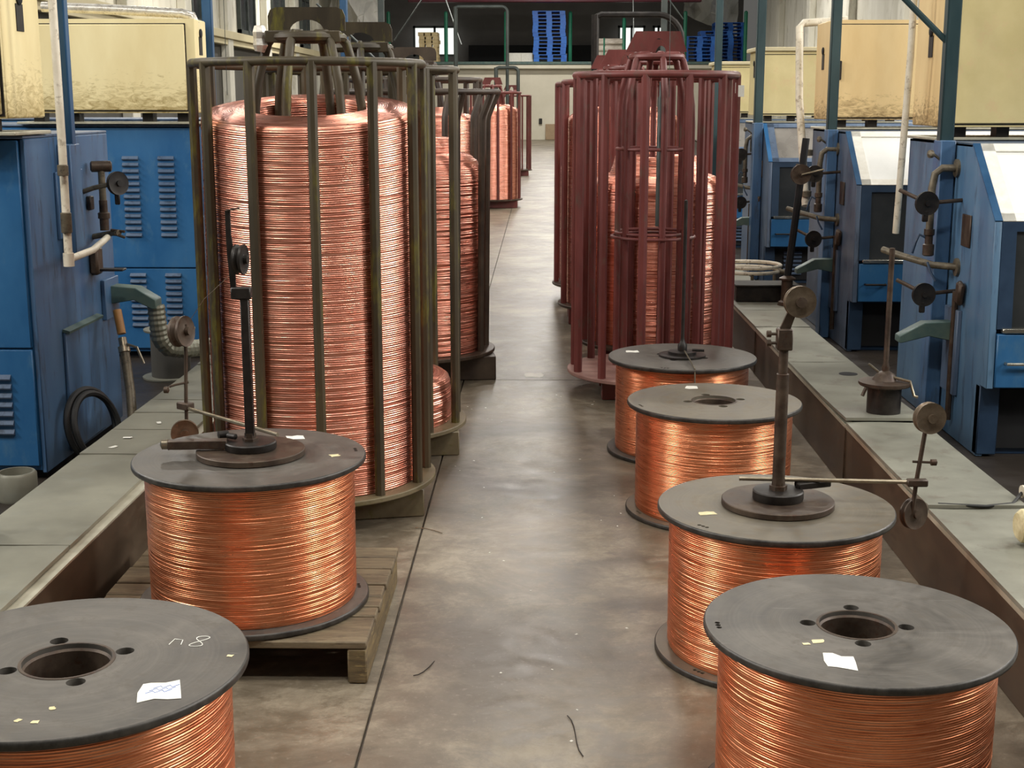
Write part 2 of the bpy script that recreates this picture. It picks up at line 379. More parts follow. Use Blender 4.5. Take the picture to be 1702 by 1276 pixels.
stack(7.25, 58.8, 10, pm, 'blue plastic pallet', 'of the blue stack behind the lowest', 'blue pallets in the taller right stack')
stack(8.0, 60.3, 13, pm, 'blue plastic pallet', 'of the blue stack against the right wall', 'blue pallets by the right wall')
for k in range(5):
    tag(MB().lathe([(.075, 0), (.075, 2.05), (.03, 2.1)], 8).build('green_post', 'greenp', None, 0, True, (fx((652, 745, 842, 1131, 1228)[k]), 56.4, 2.94)),
        ('leftmost green post on the far platform, beside the white tarpaulin', 'green post on the far platform beside the pale wooden pallets', 'green post just left of the white locker on the far platform', 'green post at the lowest right stack of blue pallets', 'green post between the right stacks of blue pallets')[k], 'post')
tag(MB().lathe([(.075, 0), (.075, 2.1), (.03, 2.16)], 8).build('green_post', 'greenp', None, 0, True, (1.16, 57.3, 2.94)), 'green post right beside the tall middle stack of blue pallets', 'post')
tag(MB().lathe([(.075, 0), (.075, 1.8), (.03, 1.86)], 8).build('green_post', 'greenp', None, 0, True, (fx(1033), 56.5, 2.94)), 'green post just right of the wrapped bale on the platform', 'post')
b = thing('wrapped_bale', 'pale shrink-wrapped bale on the far platform right of the blue pallets', 'bale', (2.75, 56.9, 2.94))
for k in range(4): MB().obox((0, 0, .14+k*.26), (1.05+.03*(k % 2), .9, .25)).build('sack_layer', 'wrap', b, bevel=.06)
MB().bx(-.28, -.22, -.47, -.455, 0, 1.06).build('strap', 'greenp', b)
b = thing('white_locker', 'low white locker on the far platform left of the blue pallets', 'locker', (fx(866), 57.3, 2.94))
MB().bx(-.5, .5, -.3, .3, 0, .5).build('body', 'white', b, bevel=.01); MB().bx(-.48, -.01, -.33, -.3, .02, .48).build('door', 'white', b, bevel=.01); MB().bx(.01, .48, -.33, -.3, .02, .48).build('door', 'white', b, bevel=.01)
b = thing('slatted_crate', 'white slatted crate behind the foot of the tall blue stack', 'crate', (fx(912), 58.3, 2.94))
for k in range(5): MB().bx(-.75, .75, -.03, .03, .02+k*.1, .09+k*.1).build('slat', 'white', b)
MB().bx(-.75, -.68, .03, .08, 0, .52).bx(.68, .75, .03, .08, 0, .52).build('upright', 'white', b)
tag(MB().obox((.39, 55.9, .31), (.46, .05, .62), 0, -.1).build('cardboard_sheet', 'card', bevel=.01), 'brown board leaning on the foot of the far cream wall', 'board')
tag(MB().bx(-.10, .03, 55.93, 56, .62, .84).build('socket_box', 'black', bevel=.01), 'small dark socket box on the far cream wall', 'socket')
# white tarpaulins hanging in folds at both ends of the platform
def tarp(label, x0, x1, z0, z1, Y, sgn):
    m = MB(); n, k = 9, 6; vs = []; random.seed(int(abs(x0)*10))
    for i in range(n+1):
        for j in range(k+1):
            u, w = i/n, j/k
            vs.append((x0+(x1-x0)*u, Y+.8*math.sin(u*7+w*3)+random.uniform(-.5, .5), z0+(z1-z0)*w - sgn*u*1.1*(1-w)))
    vs2 = [(a, b_+.04, c) for a, b_, c in vs]; N = len(vs)
    fs = [(i*(k+1)+j, (i+1)*(k+1)+j, (i+1)*(k+1)+j+1, i*(k+1)+j+1) for i in range(n) for j in range(k)]
    m.add(vs, fs); m.add(vs2, [f[::-1] for f in fs])
    return tag(m.build('tarpaulin', 'tarp', smooth=False), label, 'tarpaulin')
tarp('white tarpaulin hanging in stiff folds left of the far platform', -8.3, -6.3, 3.4, 7.2, 54.0, -1)
tarp('white tarpaulin hanging in stiff folds above the right blue pallets', 6.2, 8.6, 5.3, 7.4, 61.6, 1)

# ------------------------------------------------------------------ posts with braces
def post(label, x, y, mat, w=.055, brace=0, chan=0):
    p = thing('steel_post', label, 'post', (x, y, 0))
    if chan:
        MB().bx(-w/2, w/2, -w/2, w/2, 1.30, 4.6).build('shaft', mat, p, bevel=.006)
        MB().bx(-w*.5-.002, w*.5+.002, -.06, .06, chan, 1.31).build('mounting_channel', 'blue_l', p, bevel=.004)
    else:
        MB().bx(-w/2, w/2, -w/2, w/2, .012, 4.6).build('shaft', mat, p, bevel=.006)
        MB().bx(-.07, .07, -.07, .07, 0, .012).build('foot_plate', mat, p)
    if brace: MB().tube([(0, 0, brace), (-.3, 0, brace+.28), (-.75, 0, brace+.7)], .014, 8).build('brace', mat, p)
    return p
post('blue square post beside the nearest left machine', -1.932, 5.62, 'navy', .052, 0, .84)
post('blue square post beside the second left machine', -1.932, 8.12, 'navy', .055, 0, .84)
post('thin blue post behind the lifting eyes of the left cages', -1.87, 13.3, 'navy', .07)
post('dark grey post farthest along the left row', -1.87, 16.4, 'steelg', .07, 1.9)
post('dark teal post at the nearest right machine, with slanting brace', 1.811, 6.26, 'teal', .062, 1.72, .001)
post('dark teal post at the second right machine', 1.812, 8.72, 'teal', .06, 0, .001)
post('blue-green post at the third right machine', 1.807, 11.65, 'teal', .07, 0, .001)
post('slim blue-green post at the fourth right machine', 1.80, 14.35, 'teal', .07)
post('darkest thin post at the far right end of the machine row', 1.86, 21.5, 'steelg', .09)

# ------------------------------------------------------------------ wire troughs with cover plates
def trough(label, x_in, x_out, seams, mat_c, side):
    t = thing('wire_trough', label, 'trough', ((x_in+x_out)/2, 0, 0))
    c = (x_in+x_out)/2; a, b_ = min(x_in, x_out)-c, max(x_in, x_out)-c
    y0, y1 = seams[0], seams[-1]
    s = 1 if x_in > x_out else -1          # aisle side
    inn = b_ if s > 0 else a
    t_ = .028*s
    m = MB().bx(min(inn, inn-.01*s), max(inn, inn-.01*s), y0, y1, 0, .245); m.build('side_wall', 'trough', t, bevel=.002)
    o_ = a if s > 0 else b_
    MB().bx(min(o_, o_+.01*s), max(o_, o_+.01*s), y0, y1, 0, .245).build('outer_wall', 'trough', t)
    MB().bx(min(inn, inn-.035*s), max(inn, inn-.035*s), y0, y1, .245, .251).build('rim', 'ledge', t)
    MB().bx(min(o_, o_+.035*s), max(o_, o_+.035*s), y0, y1, .245, .251).build('rim', 'trough', t)
    MB().bx(a+.012, b_-.012, y0, y1, .001, .006).build('bottom', 'trough', t)
    if side == 'R': MB().bx(min(inn-.001*s, inn+.002*s), max(inn-.001*s, inn+.002*s), y0, y1, .236, .2512).build('worn_edge', 'ledge', t)
    e_in = inn-.033*s if side == 'L' else inn+.002*s
    for i, (ya, yb) in enumerate(zip(seams, seams[1:])):
        lift = .016 if abs(ya-5.18) < .01 else .010 if abs(ya-4.03) < .01 else (.0, .003, .0, .004)[i % 4]
        m = MB(); xa, xb = min(e_in, o_), max(e_in, o_)
        nx, ny = 4, 6; vs = []
        for k in range(ny+1):
            for q in range(nx+1):
                u, w = q/nx, k/ny
                vs.append((xa+(xb-xa)*u, ya+.004+(yb-ya-.008)*w, .2515+lift*(1-w)**3+.0015*math.sin(5*u+3*i)*w))
        N = len(vs); vs += [(x, y, z+.012) for x, y, z in vs]
        fs = []
        for k in range(ny):
            for q in range(nx):
                p = k*(nx+1)+q; f = (p, p+1, p+nx+2, p+nx+1); fs += [f[::-1], tuple(v+N for v in f)]
        rim = [q for q in range(nx+1)]+[k*(nx+1)+nx for k in range(1, ny+1)]+[ny*(nx+1)+q for q in range(nx-1, -1, -1)]+[k*(nx+1) for k in range(ny-1, 0, -1)]
        fs += [(rim[j], rim[(j+1) % len(rim)], rim[(j+1) % len(rim)]+N, rim[j]+N) for j in range(len(rim))]
        m.add(vs, fs).build('cover_plate', mat_c, t, bevel=0)
    # flanges where the trough sections meet
    for y in seams[1:-1:2]:
        MB().bx(min(inn, inn+.006*s), max(inn, inn+.006*s), y-.004, y+.03, .01, .24).build('joint_strip', 'trough', t)
    return t
TL = trough('low steel wire trough with pale grey covers along the left machines', -1.28, -1.62, [.6, 1.9, 3.62, 4.62, 5.0, 5.28, 5.53, 6.3, 7.6, 9, 10.6, 12.4, 14.5, 17], 'cover', 'L')
TR = trough('low steel wire trough with greenish grey covers along the right machines', 1.187, 1.485, [1.0, 2.6, 4.03, 5.18, 6.43, 7.46, 8.1, 9.4, 10.8, 12.4, 14.5, 17], 'cover_r', 'R')
MB().lathe([(.042, 0), (.042, .0008)], 24, (1.403-1.336, 6.136, .2645)).build('cable_hole', 'void', TR)
MB().lathe([(.05, 0), (.05, .0008)], 24, (-1.63+.015+1.45, 3.73, .2645)).build('cable_hole', 'void', TL)
tag(MB().tube([(-1.71+.02*i, 3.70+.002*i, .28+.055*math.sin(PI*(1-i/7)*.8)) for i in range(7)], .028, 12).build('yellow_hose', 'rope'), 'end of a ribbed yellow hose at the hole in the left trough cover', 'hose')

# ------------------------------------------------------------------ reels
def wound(prof, pitch, amp, seg, seed, wob=.0008):
    """rows of wire laid along a profile (list of r,z); every turn a ridge of its own"""
    rg = np.random.default_rng(seed); P = np.array(prof, float); d = np.r_[0, np.cumsum(np.hypot(*np.diff(P, axis=0).T))]
    n = int(d[-1]/pitch); rows = n*4+1; s = np.linspace(0, d[-1], rows)
    r = np.interp(s, d, P[:, 0]); z = np.interp(s, d, P[:, 1])
    tr = np.gradient(r, s); tz = np.gradient(z, s); L = np.hypot(tr, tz)+1e-9; nr, nz = tz/L, -tr/L
    ph = (np.arange(rows) % 4)/4; rid = np.sqrt(np.clip(np.sin(PI*ph), 0, 1))*amp
    th = np.linspace(0, 2*PI, seg, endpoint=False)
    k = np.arange(rows)//4; off = np.zeros((rows, seg)); sl = np.zeros((rows, seg))
    for h in range(1, 7):
        A = rg.normal(0, 1, n+1)/(h**.5); p = rg.uniform(0, 2*PI, n+1); B = rg.normal(0, 1, n+1)/(h**.5)
        off += (A[k])[:, None]*np.sin(h*th[None]+p[k][:, None]); sl += B[k][:, None]*np.sin((h+1)*th[None]+2*p[k][:, None])
    off = off*wob; sl = sl*wob*1.0; off += (rg.normal(0, .9*wob, n+1)[k])[:, None]
    e = (np.minimum(1, np.minimum(np.arange(rows), rows-1-np.arange(rows))/4.))[:, None]; off *= e; sl *= e
    RR = r[:, None]+nr[:, None]*(rid[:, None]+off)+tr[:, None]*sl
    ZZ = z[:, None]+nz[:, None]*(rid[:, None]+off)+tz[:, None]*sl
    V = np.stack([RR*np.cos(th), RR*np.sin(th), ZZ], -1).reshape(-1, 3)
    i = np.arange(rows-1)[:, None]; j = np.arange(seg)[None]; j2 = (j+1) % seg
    F = np.stack([i*seg+j, i*seg+j2, (i+1)*seg+j2, (i+1)*seg+j], -1).reshape(-1, 4)
    return V, F
def wound_mesh(name, mat, *a, **k):
    V, F = wound(*a, **k); me = bpy.data.meshes.new(name)
    me.vertices.add(len(V)); me.vertices.foreach_set('co', V.ravel().astype('f4'))
    me.loops.add(F.size); me.loops.foreach_set('vertex_index', F.ravel().astype('i4'))
    me.polygons.add(len(F)); me.polygons.foreach_set('loop_start', np.arange(0, F.size, 4, dtype='i4'))
    me.update(calc_edges=True); me.validate(); me.shade_smooth(); me.materials.append(M[mat]); return me
RF_, RH = .315, .414
def flange_mesh(name, mat, holes=True, th=.017):
    bm = bmesh.new()
    def loop(cx, cy, r, n):
        vs = [bm.verts.new((cx+r*math.cos(2*PI*k/n), cy+r*math.sin(2*PI*k/n), 0)) for k in range(n)]
        return [bm.edges.new((vs[k], vs[(k+1) % n])) for k in range(n)]
    es = loop(0, 0, RF_-.003, 96)+loop(0, 0, .0765, 48)
    if holes:
        for k in range(4): es += loop(.1*math.cos(PI/2*k), .1*math.sin(PI/2*k), .0165, 16)
        for k in range(3): es += loop(.288*math.cos(3.22+.045*k), .288*math.sin(3.22+.045*k), .0058, 10)
    bmesh.ops.triangle_fill(bm, edges=es, use_beauty=True)
    r = bmesh.ops.extrude_face_region(bm, geom=list(bm.faces)); vs = [g for g in r['geom'] if isinstance(g, bmesh.types.BMVert)]
    bmesh.ops.translate(bm, verts=vs, vec=(0, 0, th))
    for v in bm.verts:
        if v.co.xy.length > RF_-.0035: v.co.z = min(max(v.co.z, 0), th)
    bmesh.ops.recalc_face_normals(bm, faces=bm.faces)
    me = bpy.data.meshes.new(name); bm.to_mesh(me); bm.free(); me.shade_smooth(); me.set_sharp_from_angle(angle=.6)
    me.materials.append(M[mat]); return me
FM = flange_mesh('flange', 'flange'); FM2 = flange_mesh('flange', 'flange2')
RIM = MB().lathe([(RF_-.0031, .0), (RF_-.0005, .002), (RF_+.0005, .005), (RF_+.0005, .012), (RF_-.0005, .015), (RF_-.0031, .017)], 96, closed=False)
RIM.f = RIM.f[:-2]; RIMM = RIM.mesh('rolled_edge', 'rim')
BAR = MB(); BAR.lathe([(.0765, .017), (.083, .017), (.083, RH-.017), (.0765, RH-.017)], 48, closed=True); BARM = BAR.mesh('barrel', 'flange')
HUBM = MB().lathe([(.0772, -.06), (.0772, .0012), (.0825, .0012), (.083, 0), (.073, -.012), (.073, -.06)], 48, closed=True).mesh('hub_ring', 'rust')
WM = [wound_mesh('winding', 'wind', [(.275, .017), (.279, .03), (.280, .2), (.2805, RH-.045), (.279, RH-.03), (.2785, RH-.017)], .0052, .0019, 128, sd, .00022) for sd in (3, 8, 15)]
def sheet(poly, t=.0006):
    return MB().prism(poly, 'z', 0, t)
def rag(cx, cy, w, h, rz, seed, z):
    r = random.Random(seed); pts = []
    for u, v in ((-1, -1), (-.3, -1), (.4, -1), (1, -1), (1, .1), (1, 1), (.2, 1), (-.5, 1), (-1, 1), (-1, 0)):
        x, y = u*w/2*r.uniform(.72, 1.08), v*h/2*r.uniform(.66, 1.12)
        pts.append((cx+x*math.cos(rz)-y*math.sin(rz), cy+x*math.sin(rz)+y*math.cos(rz)))
    return MB().prism(pts, 'z', z, z+.0006)
def reel(label, loc, rz, v, fm=None):
    t = thing('wire_reel', label, 'wire reel', loc, rz)
    fm = fm or FM
    for z in (0, RH-.017):
        f = obj('flange', fm, t, (0, 0, z)); obj('rolled_edge', RIMM, f)
    obj('barrel', BARM, t); obj('hub_ring', HUBM, t, (0, 0, RH)); obj('winding', WM[v], t, None, random.uniform(0, 6))
    return t
TOP = RH
r_RF = reel('nearest right reel of copper wire, open centre hole, torn white sticker', (.659, 2.690, 0), -.1, 0)
r_R3 = reel('second right reel of copper wire, carrying a post with a pulley and long rod', (.634, 3.550, 0), .6, 1, FM2)
r_R4 = reel('third right reel of copper wire, dusty flange with open centre hole', (.633, 4.871, 0), .2, 2, FM2)
r_R5 = reel('farthest right reel of copper wire, in front of the red cage', (.606, 5.757, 0), 1.1, 0)
r_L2 = reel('left reel of copper wire on a wooden pallet, with a pulley post on top', (-.7925, 3.601, .118), 3.25, 1)
r_LF = reel('nearest left reel of copper wire, cut by the picture edge, white sticker', (-.832, 2.243, .098), .47, 2)
def stick(t, wx, wy, w, h, ang, seed, mat='white', name='sticker'):
    a = -t.rotation_euler.z; dx, dy = wx-t.location.x, wy-t.location.y
    return rag(dx*math.cos(a)-dy*math.sin(a), dx*math.sin(a)+dy*math.cos(a), w, h, ang+a, seed, TOP+.0003).build(name, mat, t, smooth=False)
stick(r_RF, .583, 2.497, .06, .075, -.15, 4); stick(r_RF, .56, 2.60, .028, .018, .2, 5, 'rope', 'tape_residue'); stick(r_RF, .535, 2.585, .014, .012, .2, 15, 'rope', 'tape_residue')
stick(r_LF, -.632, 2.12, .075, .075, .25, 6)
for k, (x, y) in enumerate(((-.80, 2.00), (-.83, 2.005), (-.79, 2.05), (-.55, 2.27))): stick(r_LF, x, y, .012, .01, k, 20+k, 'rope', 'tape_residue')
stick(r_L2, -.70, 3.80, .058, .05, .3, 7); stick(r_L2, -.56, 3.60, .03, .025, .5, 17, 'rope', 'tape_residue')
stick(r_R3, .44, 3.47, .05, .03, .1, 8, 'rope', 'tape_residue')
stick(r_R4, .575, 5.10, .05, .06, -.2, 9); stick(r_R5, .40, 5.86, .06, .05, 0, 10)
# chalk scribble and faint blue handwriting on the near left reel
a_ = -r_LF.rotation_euler.z
def loc_of(t, pts, z):
    a = -t.rotation_euler.z; out = []
    for x, y in pts:
        dx, dy = x-t.location.x, y-t.location.y; out.append((dx*math.cos(a)-dy*math.sin(a), dx*math.sin(a)+dy*math.cos(a), z))
    return out
eight = [(-.62+.012*math.sin(2*u)+.004*math.cos(u), 2.335+.024*math.cos(u)) for u in [2*PI*i/24 for i in range(25)]]
MB().tube(loc_of(r_LF, eight, TOP+.0006), .0008, 5).build('chalk_mark', 'white', r_LF)
MB().tube(loc_of(r_LF, [(-.672, 2.318), (-.668, 2.345), (-.652, 2.34), (-.650, 2.318)], TOP+.0006), .0008, 5).build('chalk_mark', 'white', r_LF)
for j in range(3):
    MB().tube(loc_of(r_LF, [(-.655+.005*i+.004*j, 2.112+.010*j+.004*((i*7+j*3) % 3-1)+.0012*i) for i in range(9)], TOP+.0012), .0005, 4).build('handwriting', 'bluepal', r_LF)

# pallets under the left reels
def wood_pallet(label, x0, x1, y0, y1, ht, boards):
    t = thing('wooden_pallet', label, 'pallet', ((x0+x1)/2, (y0+y1)/2, 0)); hx, hy = (x1-x0)/2, (y1-y0)/2
    for x in (-hx, -.025, hx-.05):
        MB().bx(x, x+.05, -hy, hy, .001, ht-.022).build('stringer', 'wood_d', t, bevel=.004)
    for a, b_ in boards:
        MB().bx(-hx-random.uniform(0, .006), hx+random.uniform(0, .008), a-(y0+y1)/2, b_-(y0+y1)/2, ht-.022, ht-random.uniform(0, .002)).build('deck_board', 'wood', t, bevel=.003)
    return t
wood_pallet('weathered wooden pallet under the left reel with the pulley post', -1.22, -.445, 3.30, 4.06, .1175,
            [(3.30, 3.475), (3.483, 3.548), (3.556, 3.625), (3.633, 3.72), (3.735, 3.86), (3.87, 3.96), (3.97, 4.06)])
wood_pallet('wooden pallet hidden under the nearest left reel', -1.24, -.55, 1.90, 2.60, .0975, [(1.9, 2.0), (2.02, 2.14), (2.16, 2.28), (2.3, 2.42), (2.44, 2.6)])

# ------------------------------------------------------------------ pulley posts on the reels
def pulley(m, c, axis, r, w=.02):
    m.lathe([(.006, -w*.9), (.012, -w*.9), (.012, -w*.5), (r*.8, -w*.4), (r, -w*.5), (r, -w*.28), (r*.82, 0), (r, w*.28), (r, w*.5), (r*.8, w*.4), (.012, w*.5), (.012, w*.9), (.006, w*.9)], 28, c, axis)
    return m
def base_discs(t, z, r1, r2, h1=.018, h2=.022):
    MB().lathe([(0, 0), (r1-.003, 0), (r1, .003), (r1, h1-.002), (r1-.002, h1), (0, h1)], 56, (0, 0, z)).build('base_disc', 'rust', t)
    MB().lathe([(0, h1), (r2, h1), (r2+.002, h1+.004), (r2+.002, h1+h2-.003), (r2-.001, h1+h2), (0, h1+h2)], 40, (0, 0, z)).build('hub_disc', 'black', t)
    return z+h1+h2
t = thing('pulley_post', 'black steel pulley post clamped on the left pallet reel', 'pulley post', (-.79, 3.603, .118+RH))
zt = base_discs(t, 0, .147, .068)
MB().bx(-.0115, .0115, -.0115, .0115, zt+.014, .448).build('post', 'black', t, bevel=.002)
MB().lathe([(.022, 0), (.022, .008), (.016, .009), (.016, .022)], 6, (0, 0, zt)).build('nut', 'rust', t)
MB().bx(-.035, .018, -.014, .014, .43, .462).build('top_clamp', 'black', t, bevel=.003)
MB().prism([(-.036, .45), (-.022, .45), (-.024, .555), (-.030, .60), (-.030, .665), (-.043, .665), (-.043, .60), (-.042, .55)], 'y', -.004, .004).build('offset_arm', 'black', t)
MB().obox((-.022, 0, .668), (.034, .012, .004), .3, 0, -.15).build('wire_finger', 'rust', t)
pulley(MB(), (-.008, -.002, .536), (1, -.12, 0), .040, .024).build('pulley', 'black', t)
MB().tube([(.065, .05, .045), (-.27, .368, .048), (-.295, .392, .048)], .0055, 8).build('side_rod', 'rod', t)
MB().obox((-.275, .378, .052), (.05, .03, .022), -.6).build('rod_clamp', 'rust', t, bevel=.003)
MB().tube([(-.275, .378, -.045), (-.272, .378, .08), (-.262, .378, .30)], .0055, 8).build('spindle', 'rust', t)
pulley(MB(), (-.276, .36, -.028), (.25, -1, 0), .041, .016).build('pulley', 'pulley', t)
pulley(MB(), (-.276, .378, .278), (1, -.35, .1), .046, .034).build('pulley', 'rust', t)
MB().tube([(-.262, .378, .125), (-.30, .37, .118), (-.318, .37, .112)], .0035, 6).lathe([(0, 0), (.010, .004), (.010, .016), (0, .02)], 10, (-.318, .37, .102), (-1, 0, 0)).build('wing_screw', 'rust', t)
MB().obox((-.14, -.02, .035), (.16, .03, .024), .1).build('brake_arm', 'rust', t, bevel=.002)
MB().lathe([(.006, 0), (.014, .004), (.014, .02), (.006, .024)], 12, (-.215, -.028, .036), (-1, -.1, 0)).build('brake_knob', 'rod', t)
MB().lathe([(0, 0), (.011, .003), (.011, .03), (0, .033)], 12, (-.095, .02, .05), (1, .6, 0)).lathe([(0, 0), (.008, .003), (.008, .03), (0, .033)], 10, (-.065, .01, .052), (1, -.6, 0)).build('brake_link', 'black', t)
MB().tube([(-.25, .378, .31), (-.16, .2, .40), (-.03, 0, .50)], .0008, 5).build('copper_wire', 'rod', t)

t = thing('pulley_post', 'round brown pulley post with a long side rod on the second right reel', 'pulley post', (.64, 3.55, RH))
zt = base_discs(t, 0, .15, .066, .018, .026)
MB().lathe([(.017, zt+.012), (.0165, .36), (.0125, .362), (.0125, .43)], 14).build('post', 'rust', t)
MB().lathe([(.024, 0), (.024, .012), (.018, .013), (.018, .022)], 6, (0, 0, zt)).build('nut', 'rust', t)
MB().bx(-.020, .020, -.018, .018, .425, .482).build('top_clamp', 'rust', t, bevel=.003)
for z in (.443, .467): MB().lathe([(.004, 0), (.004, .014), (.009, .015), (.009, .026)], 8, (-.02, 0, z), (-1, 0, 0)).build('set_screw', 'rust', t)
MB().prism([(-.014, .48), (.014, .48), (.040, .56), (.024, .57)], 'y', -.006, .004).build('tilted_arm', 'rust', t)
pulley(MB(), (.033, -.02, .555), (.12, -1, .05), .0415, .02).build('pulley', 'pulley', t)
MB().lathe([(.009, 0), (.014, .002), (.014, .012), (.006, .013)], 12, (.033, -.03, .555), (.12, -1, .05)).build('axle_nut', 'rust', t)
MB().tube([(-.10, .036, .064), (.38, .008, .064)], .0058, 8).build('side_rod', 'rod', t)
MB().obox((.372, .008, .063), (.055, .022, .020)).build('rod_clamp', 'rust', t, bevel=.003)
MB().tube([(.366, .02, -.04), (.373, .02, .06), (.396, .02, .268)], .006, 8).build('spindle', 'rust', t)
pulley(MB(), (.392, .0, .243), (.18, -1, .05), .042, .024).build('pulley', 'pulley', t)
pulley(MB(), (.374, .03, -.030), (.55, -1, .1), .042, .02).build('pulley', 'rust', t)
MB().tube([(.36, .02, .118), (.41, .02, .116)], .0035, 6).lathe([(0, 0), (.009, .004), (.009, .018), (0, .022)], 10, (.405, .02, .116), (1, 0, 0)).build('wing_screw', 'rust', t)
MB().obox((.10, .03, .050), (.10, .022, .018), .35).build('brake_arm', 'black', t, bevel=.003)
MB().lathe([(0, 0), (.009, .003), (.009, .03), (0, .033)], 10, (.05, .04, .052), (1, -.5, 0)).build('brake_link', 'black', t)

t = thing('guide_spindle', 'thin black spindle on a round base, on the farthest right reel', 'spindle', (.606, 5.757, RH))
MB().lathe([(0, 0), (.1, 0), (.1, .008), (.06, .010), (.06, .022), (.02, .024), (0, .024)], 40).build('base_disc', 'black', t)
MB().lathe([(.02, .024), (.02, .05), (.012, .06), (.0075, .08), (.0075, .66), (0, .665)], 12).build('spindle', 'black', t)
MB().tube([(.04, -.02, .03), (.09, -.03, .03)], .006, 8).build('lever', 'black', t)
MB().tube([(.005, -.04, .03), (.015, -.2, .015), (.02, -.31, .004), (.02, -.327, -.06)], .003, 6).build('cord', 'pipe', t)
MB().lathe([(0, 0), (.016, .01), (.024, .05), (.01, .075), (0, .08)], 14, (.02, -.335, -.13)).build('weight', 'black', t)

# ------------------------------------------------------------------ wire cages
def bar_mesh(name, mat, R, z0, z1, w, flare=False):
    if flare: return MB().tube([(.385, 0, z0), (.398, 0, z1-.15), (.402, 0, z1-.125), (R-.006, 0, z1-.012), (R, 0, z1)], w/2, 8).mesh(name, mat)
    return MB().tube([(R, 0, z0), (R, 0, z1-.05), (R, 0, z1)], w/2, 8).mesh(name, mat)
def cage(label, loc, rz, paint_, base_mat, phase, style, foot=.36, ring_z=1.607, R=.40, barw=.036, core_ph=None, ringr=.0155, flare=False, legs=6, core=True, foot_rz=0, full_core=False, z_p=.125, nb=12):
    t = thing('wire_cage', label, 'wire cage', loc, rz)
    MB().lathe([(.05, z_p-.02), (.428, z_p-.02), (.432, z_p-.016), (.432, z_p-.003), (.429, z_p), (.05, z_p)], 64, closed=True).build('base_plate', base_mat, t)
    ca, sa = math.cos(foot_rz), math.sin(foot_rz)
    for y in (-.17, .17):
        MB().obox((-y*sa, y*ca, (z_p-.02)/2), (2*foot, .13, z_p-.021), foot_rz).build('foot', base_mat if paint_ == 'olive' else paint_, t, bevel=.004)
    bm_ = bar_mesh('bar', paint_, R, z_p-.002, ring_z, barw, flare)
    for k in range(nb): obj('bar', bm_, t, None, phase+2*PI*k/nb)
    MB().ring((0, 0, ring_z), R, ringr if paint_ != 'red' else .019, 64, 10).build('top_ring', paint_, t)
    if core:
        zt = ring_z+.09
        ri = .125
        MB().ring((0, 0, zt), ri, .016, 32, 8).build('core_ring', paint_, t)
        lo = z_p-.002
        lm = MB().tube([(.055, 0, zt+.012), (.11, 0, zt+.010), (.137, 0, zt-.02), (.158, 0, zt-.09), (.176, 0, zt-.16), (.187, 0, zt-.24), (.19, 0, zt-.34), (.19, 0, lo)], .0162, 10).mesh('core_leg', paint_)
        for k in range(legs): obj('core_leg', lm, t, None, (phase*.5+.26 if core_ph is None else core_ph)+2*PI*k/legs)
        z1 = zt+.024
        if style == 'round':
            out = [(-.135, z1), (-.135, z1+.045)]+[(-.105+.03*math.cos(a), z1+.05+.03*math.sin(a)) for a in (PI, PI*.75, PI/2)] + [(.105+.03*math.cos(a), z1+.05+.03*math.sin(a)) for a in (PI/2, PI/4, 0)]+[(.135, z1+.045), (.135, z1)]
            out += [(.06*math.cos(a), z1+.038*math.sin(a)) for a in [PI*k/10 for k in range(11)]]
        else:
            out = [(-.155, z1), (-.105, z1+.10), (.115, z1+.10), (.15, z1)]+[(.01+.035*math.cos(a), z1+.066*math.sin(a)) for a in [PI*k/10 for k in range(11)]]
        MB().prism(out, 'y', -.006, .006).build('lifting_plate', paint_, t)
        if style == 'round': MB().bx(-.13, .13, -.10, -.088, zt-.02, zt+.02).build('cross_plate', paint_, t, bevel=.003)
        if full_core:
            MB().ring((0, 0, ring_z-.36), .19, .009, 40, 8).build('core_hoop', paint_, t)
            MB().ring((0, 0, ring_z-.78), .19, .008, 40, 8).build('core_hoop', paint_, t)
            MB().ring((0, 0, ring_z-.80), .21, .008, 40, 8).build('core_hoop', paint_, t)
            MB().lathe([(.02, ring_z-.75), (.02, ring_z-.11), (.014, ring_z-.10), (.014, ring_z-.03)], 12, (.03, 0, 0)).build('centre_pole', 'steelg', t)
    return t
c1 = cage('nearest olive brown wire cage on the left, full of copper wire', (-.822, 4.915, 0), 0, 'olive', 'olive_b', -PI/2+.19, 'round', .36, foot_rz=.22, core_ph=-PI/2-.26)
c2 = cage('second olive brown cage on the left, with yellowed bars and little wire', (-.755, 5.82, 0), 0, 'olive', 'olive_b', -PI/2+.3, 'round', .38, foot_rz=.15)
c3 = cage('left brown cage with bars that bend outward under the rim', (-.685, 7.45, 0), 0, 'olive_d', 'rust', -PI/2+.16, 'round', .42, 1.53, .455, .036, flare=True, core=False, foot_rz=.12, z_p=.15)
c4 = cage('left brown cage behind the one with bent bars', (-.77, 8.45, 0), 0, 'olive_d', 'rust', -PI/2+.2, 'round')
c5 = cage('dark red cage far down the left row, full of bright copper', (-.70, 19.8, 0), 0, 'red', 'rust', -PI/2+.24, 'trap', core=True)
c6 = cage('farthest red cage of the left row', (-.62, 28.5, 0), 0, 'red', 'rust', -PI/2+.1, 'trap')
k1 = cage('nearest dark red cage on the right, standing empty', (.572, 7.0, 0), 0, 'red', 'red_p', -PI/2+.32, 'trap', .26, full_core=True, barw=.042)
k2 = cage('second dark red cage on the right, behind the empty one', (.66, 7.90, 0), 0, 'red', 'rust', -PI/2+.1, 'trap', .3, barw=.042)
k3 = cage('third dark red cage on the right, tall copper coil inside', (.55, 9.40, 0), 0, 'red', 'rust', -PI/2+.2, 'trap', .36, barw=.042)
k4 = cage('fourth dark red cage on the right row', (.52, 10.5, 0), 0, 'red', 'rust', -PI/2+.05, 'trap', .36, barw=.042)
